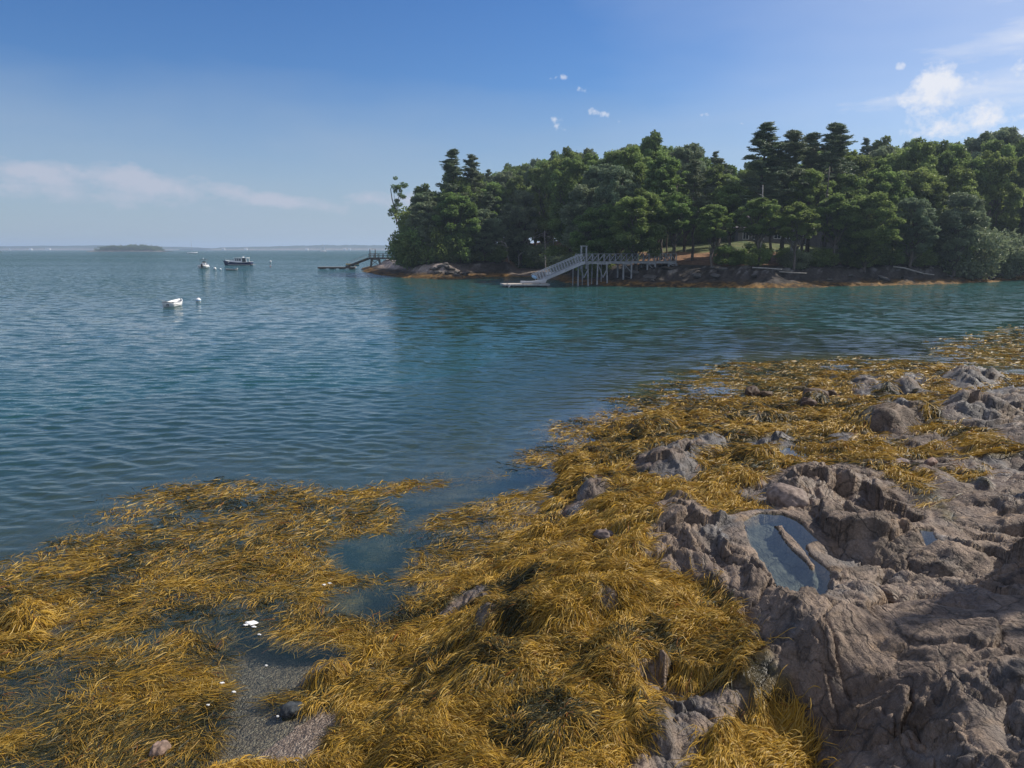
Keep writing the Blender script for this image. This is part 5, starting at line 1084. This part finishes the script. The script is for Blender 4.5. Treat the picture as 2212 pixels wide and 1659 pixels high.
# ------------------------------------------------------------------ far shores, island, sails
def ridge(name, D, knots, depth, seed, mat, label, amp, col, step=6.0, kind='structure'):
    xs = []; hs = []
    for a, b in knots: xs.append((a-512)/F*D); hs.append(CAM_H+(HZ-b)/F*D)
    X = np.arange(xs[0], xs[-1], step); Hh = np.interp(X, xs, hs); n = len(X); Hh = np.maximum(Hh+amp*fbm(X/45, X*0, seed, 4)+amp*.5*fbm(X/13, X*0, seed+5, 3), .6)
    rows = [(-0, -1.0), (.02, .10), (.06, .55), (.18, .86), (.45, 1.0), (.75, .9), (1.0, .0)]; V = []; Cc = []
    for t, f in rows:
        z = np.where(f < 0, -1.0, Hh*f+(amp*.35*fbm(X/16, X*0+t*40, seed+11, 3) if 0 < f else 0)); V.append(np.stack([X, D+t*depth+0*X, z], -1))
        Cc.append(np.array(col)[None, :]*(1+.5*fbm(X/30, X*0+t*9, seed+21, 4))[:, None] if f > .3 else np.tile(np.array((.2,.17,.14)), (n, 1)))
    o = np_mesh(name, np.concatenate(V), grid_quads(len(rows), n), cols={'col': np.clip(np.concatenate(Cc), 0, 1)}, mat=mat); tag(o, label, None, None, kind); return o
M['farhill'] = plain_mat('far_wood', 1.5, .05, .9)
ridge('far_shore', 3600, [(-80,246.2),(0,246.4),(30,245.6),(60,245.4),(110,246.0),(150,246.6),(168,246.8),(182,248.3),(184,249.2)], 500, 801, M['farhill'], 'low wooded far shore along the left horizon', 3.5, (.03,.05,.035))
ridge('far_shore', 5200, [(178,248.6),(195,248.0),(212,248.3),(225,247.3)], 500, 805, M['farhill'], 'faintest low strip of land on the horizon', 2.0, (.03,.05,.035), 10)
ridge('far_shore', 3400, [(208,249.0),(218,247.3),(240,246.8),(275,246.3),(300,245.2),(330,244.9),(365,245.3),(400,245.6),(430,246),(560,246)], 500, 811, M['farhill'], 'low wooded far shore behind the boats', 3.5, (.03,.05,.035))
def island():
    D = 1500.0; o = ridge('island', D, [(92,250.8),(97,250.2),(104,250),(150,250),(158,250.6),(166,251)], 60, 821, M['farhill'], 'low rocky rim of the small wooded island', .5, (.15,.12,.10), 2.0)
    rg = np.random.default_rng(8); P = []; T = []
    kx = [99,104,112,120,124,127,132,138,144,150,155,159]; ky = [249.4,246.9,246.3,246.0,245.2,246.0,246.2,245.0,245.5,246.4,248.0,250]
    for i in range(420):
        a = rg.uniform(99, 158.5); top = CAM_H+(HZ-np.interp(a, kx, ky))/F*D+rg.normal(0, .5); c = np.array([(a-512)/F*D, D+rg.uniform(3, 50), max(1.2, top*rg.uniform(.25, .98)+rg.normal(0, .6))]); n = 60
        P.append(c+rg.normal(size=(n, 3))*np.array((1.5, 1.5, 1.1))); T.append(np.full(n, rg.uniform(.1, .9)))
    P = np.concatenate(P); P[:, 2] = np.maximum(P[:, 2], .8); V, TT = leaf_quads(P, 1.5, np.concatenate(T), rg, .5)
    q = crown_obj('island_wood', V, TT, M['needle'], None); tag(q, 'dense dark wood covering the small island', None, None, 'stuff')
island()
def sailboat(px, wl, h, label, D=None, sails=True, hull='white_hull', grp='distant sailing boats'):
    p = Gz(px, wl) if D is None else np.array([(px-512)/F*D, D, 0]); L_ = h*.75; r = empty('sailboat', (p[0], p[1], 0), R(20), label, 'sailboat', grp)
    o = loft_boat('hull', L_, L_*.28, L_*.1, L_*.05, M[hull], closed=True, n=10, mround=4); o.parent = r; o.location = (-L_/2, 0, -.1)
    m = MB(); m.tube([(0,0,.3),(0,0,h)], [h*.012, h*.007], 6); m.build('mast', M['alu'], r)
    if sails:
        t = .04; m = MB(); m.add([(-.1,t,h*.12),(-L_*.45,t+.2,h*.12),(-.05,t,h*.97),(-.1,-t,h*.12),(-L_*.45,-t+.2,h*.12),(-.05,-t,h*.97)], [(0,2,1),(3,4,5),(0,1,4,3),(1,2,5,4),(2,0,3,5)]); m.build('mainsail', M['sail'], r)
        m = MB(); m.add([(.15,t,h*.1),(L_*.46,t,h*.08),(.1,t,h*.85),(.15,-t,h*.1),(L_*.46,-t,h*.08),(.1,-t,h*.85)], [(0,1,2),(3,5,4),(0,3,4,1),(1,4,5,2),(2,5,3,0)]); m.build('jib', M['sail'], r)
sailboat(17.4, 0, 12, 'tiny white sail leftmost on the horizon, left of the island', D=2600)
sailboat(53, 0, 12, 'tiny white sail close before the far shore, just left of the island', D=2600)
sailboat(160.8, 0, 13, 'small white sail of a pair just right of the island', D=2900)
sailboat(162.8, 0, 16, 'taller white sail of a pair just right of the island', D=2900)
sailboat(196.5, 0, 15, 'sailing boat with bare mast in the gap between far shores', D=900, sails=False)
sailboat(326, 0, 15, 'white sail on the horizon left of the dark pier', D=1500)
sailboat(387, 0, 12, 'tiny white sail behind the deck of the dark pier', D=2400)
def launch():
    D = 1250.0; o = loft_boat('hull', 9, 2.8, 1.2, .7, M['dark_wood'], closed=True, n=12, mround=5); r = empty('lobster_boat', ((9-512)/F*D, D, -.1), R(178), 'tiny dark boat with white cabin at the left edge of the horizon', 'motorboat'); o.parent = r
    m = MB(); m.box(4.2, 6.2, -1, 1, 1.1, 2.9); m.build('cabin', M['white_paint'], r)
launch()
def far_houses():
    hs = [(38,3560,'white'),(56,3560,'white'),(228,3360,'pale'),(250,3360,'white'),(310,3360,'white'),(347,3360,'pale'),(352,3360,'white'),(372,3360,'white')]
    nm = ['leftmost white house on the far shore','white house on the far shore left of the island','pale house on the far shore above the white buoys','white house on the far shore above the cabin cruiser','white house left of the white sail on the far shore','pale house right of the white sail on the far shore','second white house right of the white sail on the far shore','white house on the far shore behind the dark pier']
    for (px, D, c), lb in zip(hs, nm):
        r = empty('far_house', ((px-512)/F*D, D, 2), 0, lb, 'house', 'distant houses on the far shore'); wd = 5.5
        m = MB(); m.box(-wd, wd, -5, 5, -2, 5); m.build('wall', M['white_paint'] if c == 'white' else M['pale_paint'], r); m = MB(); m.add([(-wd-.5,-5.5,5),(wd+.5,-5.5,5),(wd+.5,0,8.5),(-wd-.5,0,8.5),(-wd-.5,5.5,5),(wd+.5,5.5,5)], [(0,1,2,3),(3,2,5,4),(0,3,4),(1,5,2)]); m.build('roof', M['roof'], r)
far_houses()
# foam scraps drifting in the weed, beside the channel
fv = []; ff = []
for a, b, s in ((543,1347,.055),(530,1352,.02),(548,1356,.02),(700,1265,.02),(712,1262,.02),(560,1373,.015),(480,1478,.02),(505,1497,.015),(450,1525,.015),(600,1550,.012),(575,1440,.012)):
    x, y = G2(a, b); n0 = len(fv); k = 9
    for z, q in ((.004, 1.0), (.014, .75)): fv += [(x+1.6*s*q*math.cos(6.28*i/k)*(1+.3*math.sin(i*3.1+a)), y+s*q*math.sin(6.28*i/k)*(1+.3*math.cos(i*2.3+a)), z+.008) for i in range(k)]
    ff += [(n0+i, n0+(i+1) % k, n0+k+(i+1) % k, n0+k+i) for i in range(k)]+[tuple(n0+k+i for i in range(k))]
me = bpy.data.meshes.new('foam'); me.from_pydata(fv, [], ff); me.materials.append(M['foam']); o = bpy.data.objects.new('foam', me); C.objects.link(o); tag(o, 'small white scraps of foam floating in the weed', None, None, 'stuff')
# trees on the bank beyond the right edge: their shade falls on the near ledge
for i, (x, y, h) in enumerate(((18.45, 11.0, 12.5), (20.9, 13.9, 12.2), (17.2, 7.9, 12.4))):
    src = BL_KEEP[i % len(BL_KEEP)]; rr = dup(src, (x, y, float(h0(np.array([x]), np.array([y]))[0])-.2), i*1.9, (h/17,)*3)
    tag(rr, f"{['broad', 'tall', 'small'][i]} leafy tree on the near bank outside the right edge", 'tree', 'trees on the near bank')
for p in BL_KEEP:
    for c in list(p.children): bpy.data.objects.remove(c)
    bpy.data.objects.remove(p)

# ------------------------------------------------------------------ the air
hz = MB(); hz.box(-9500, 9500, -9500, 9500, -6, 60); hm, N, L = newmat('haze_air'); ho = N('ShaderNodeOutputMaterial'); pv = N('ShaderNodeVolumePrincipled'); pv.inputs['Color'].default_value = (.62, .79, 1, 1)
pv.inputs['Density'].default_value = .00024; pv.inputs['Anisotropy'].default_value = .2; L(pv.outputs[0], ho.inputs['Volume']); o = hz.build('haze', hm); tag(o, 'thin blue sea haze', None, None, 'stuff')
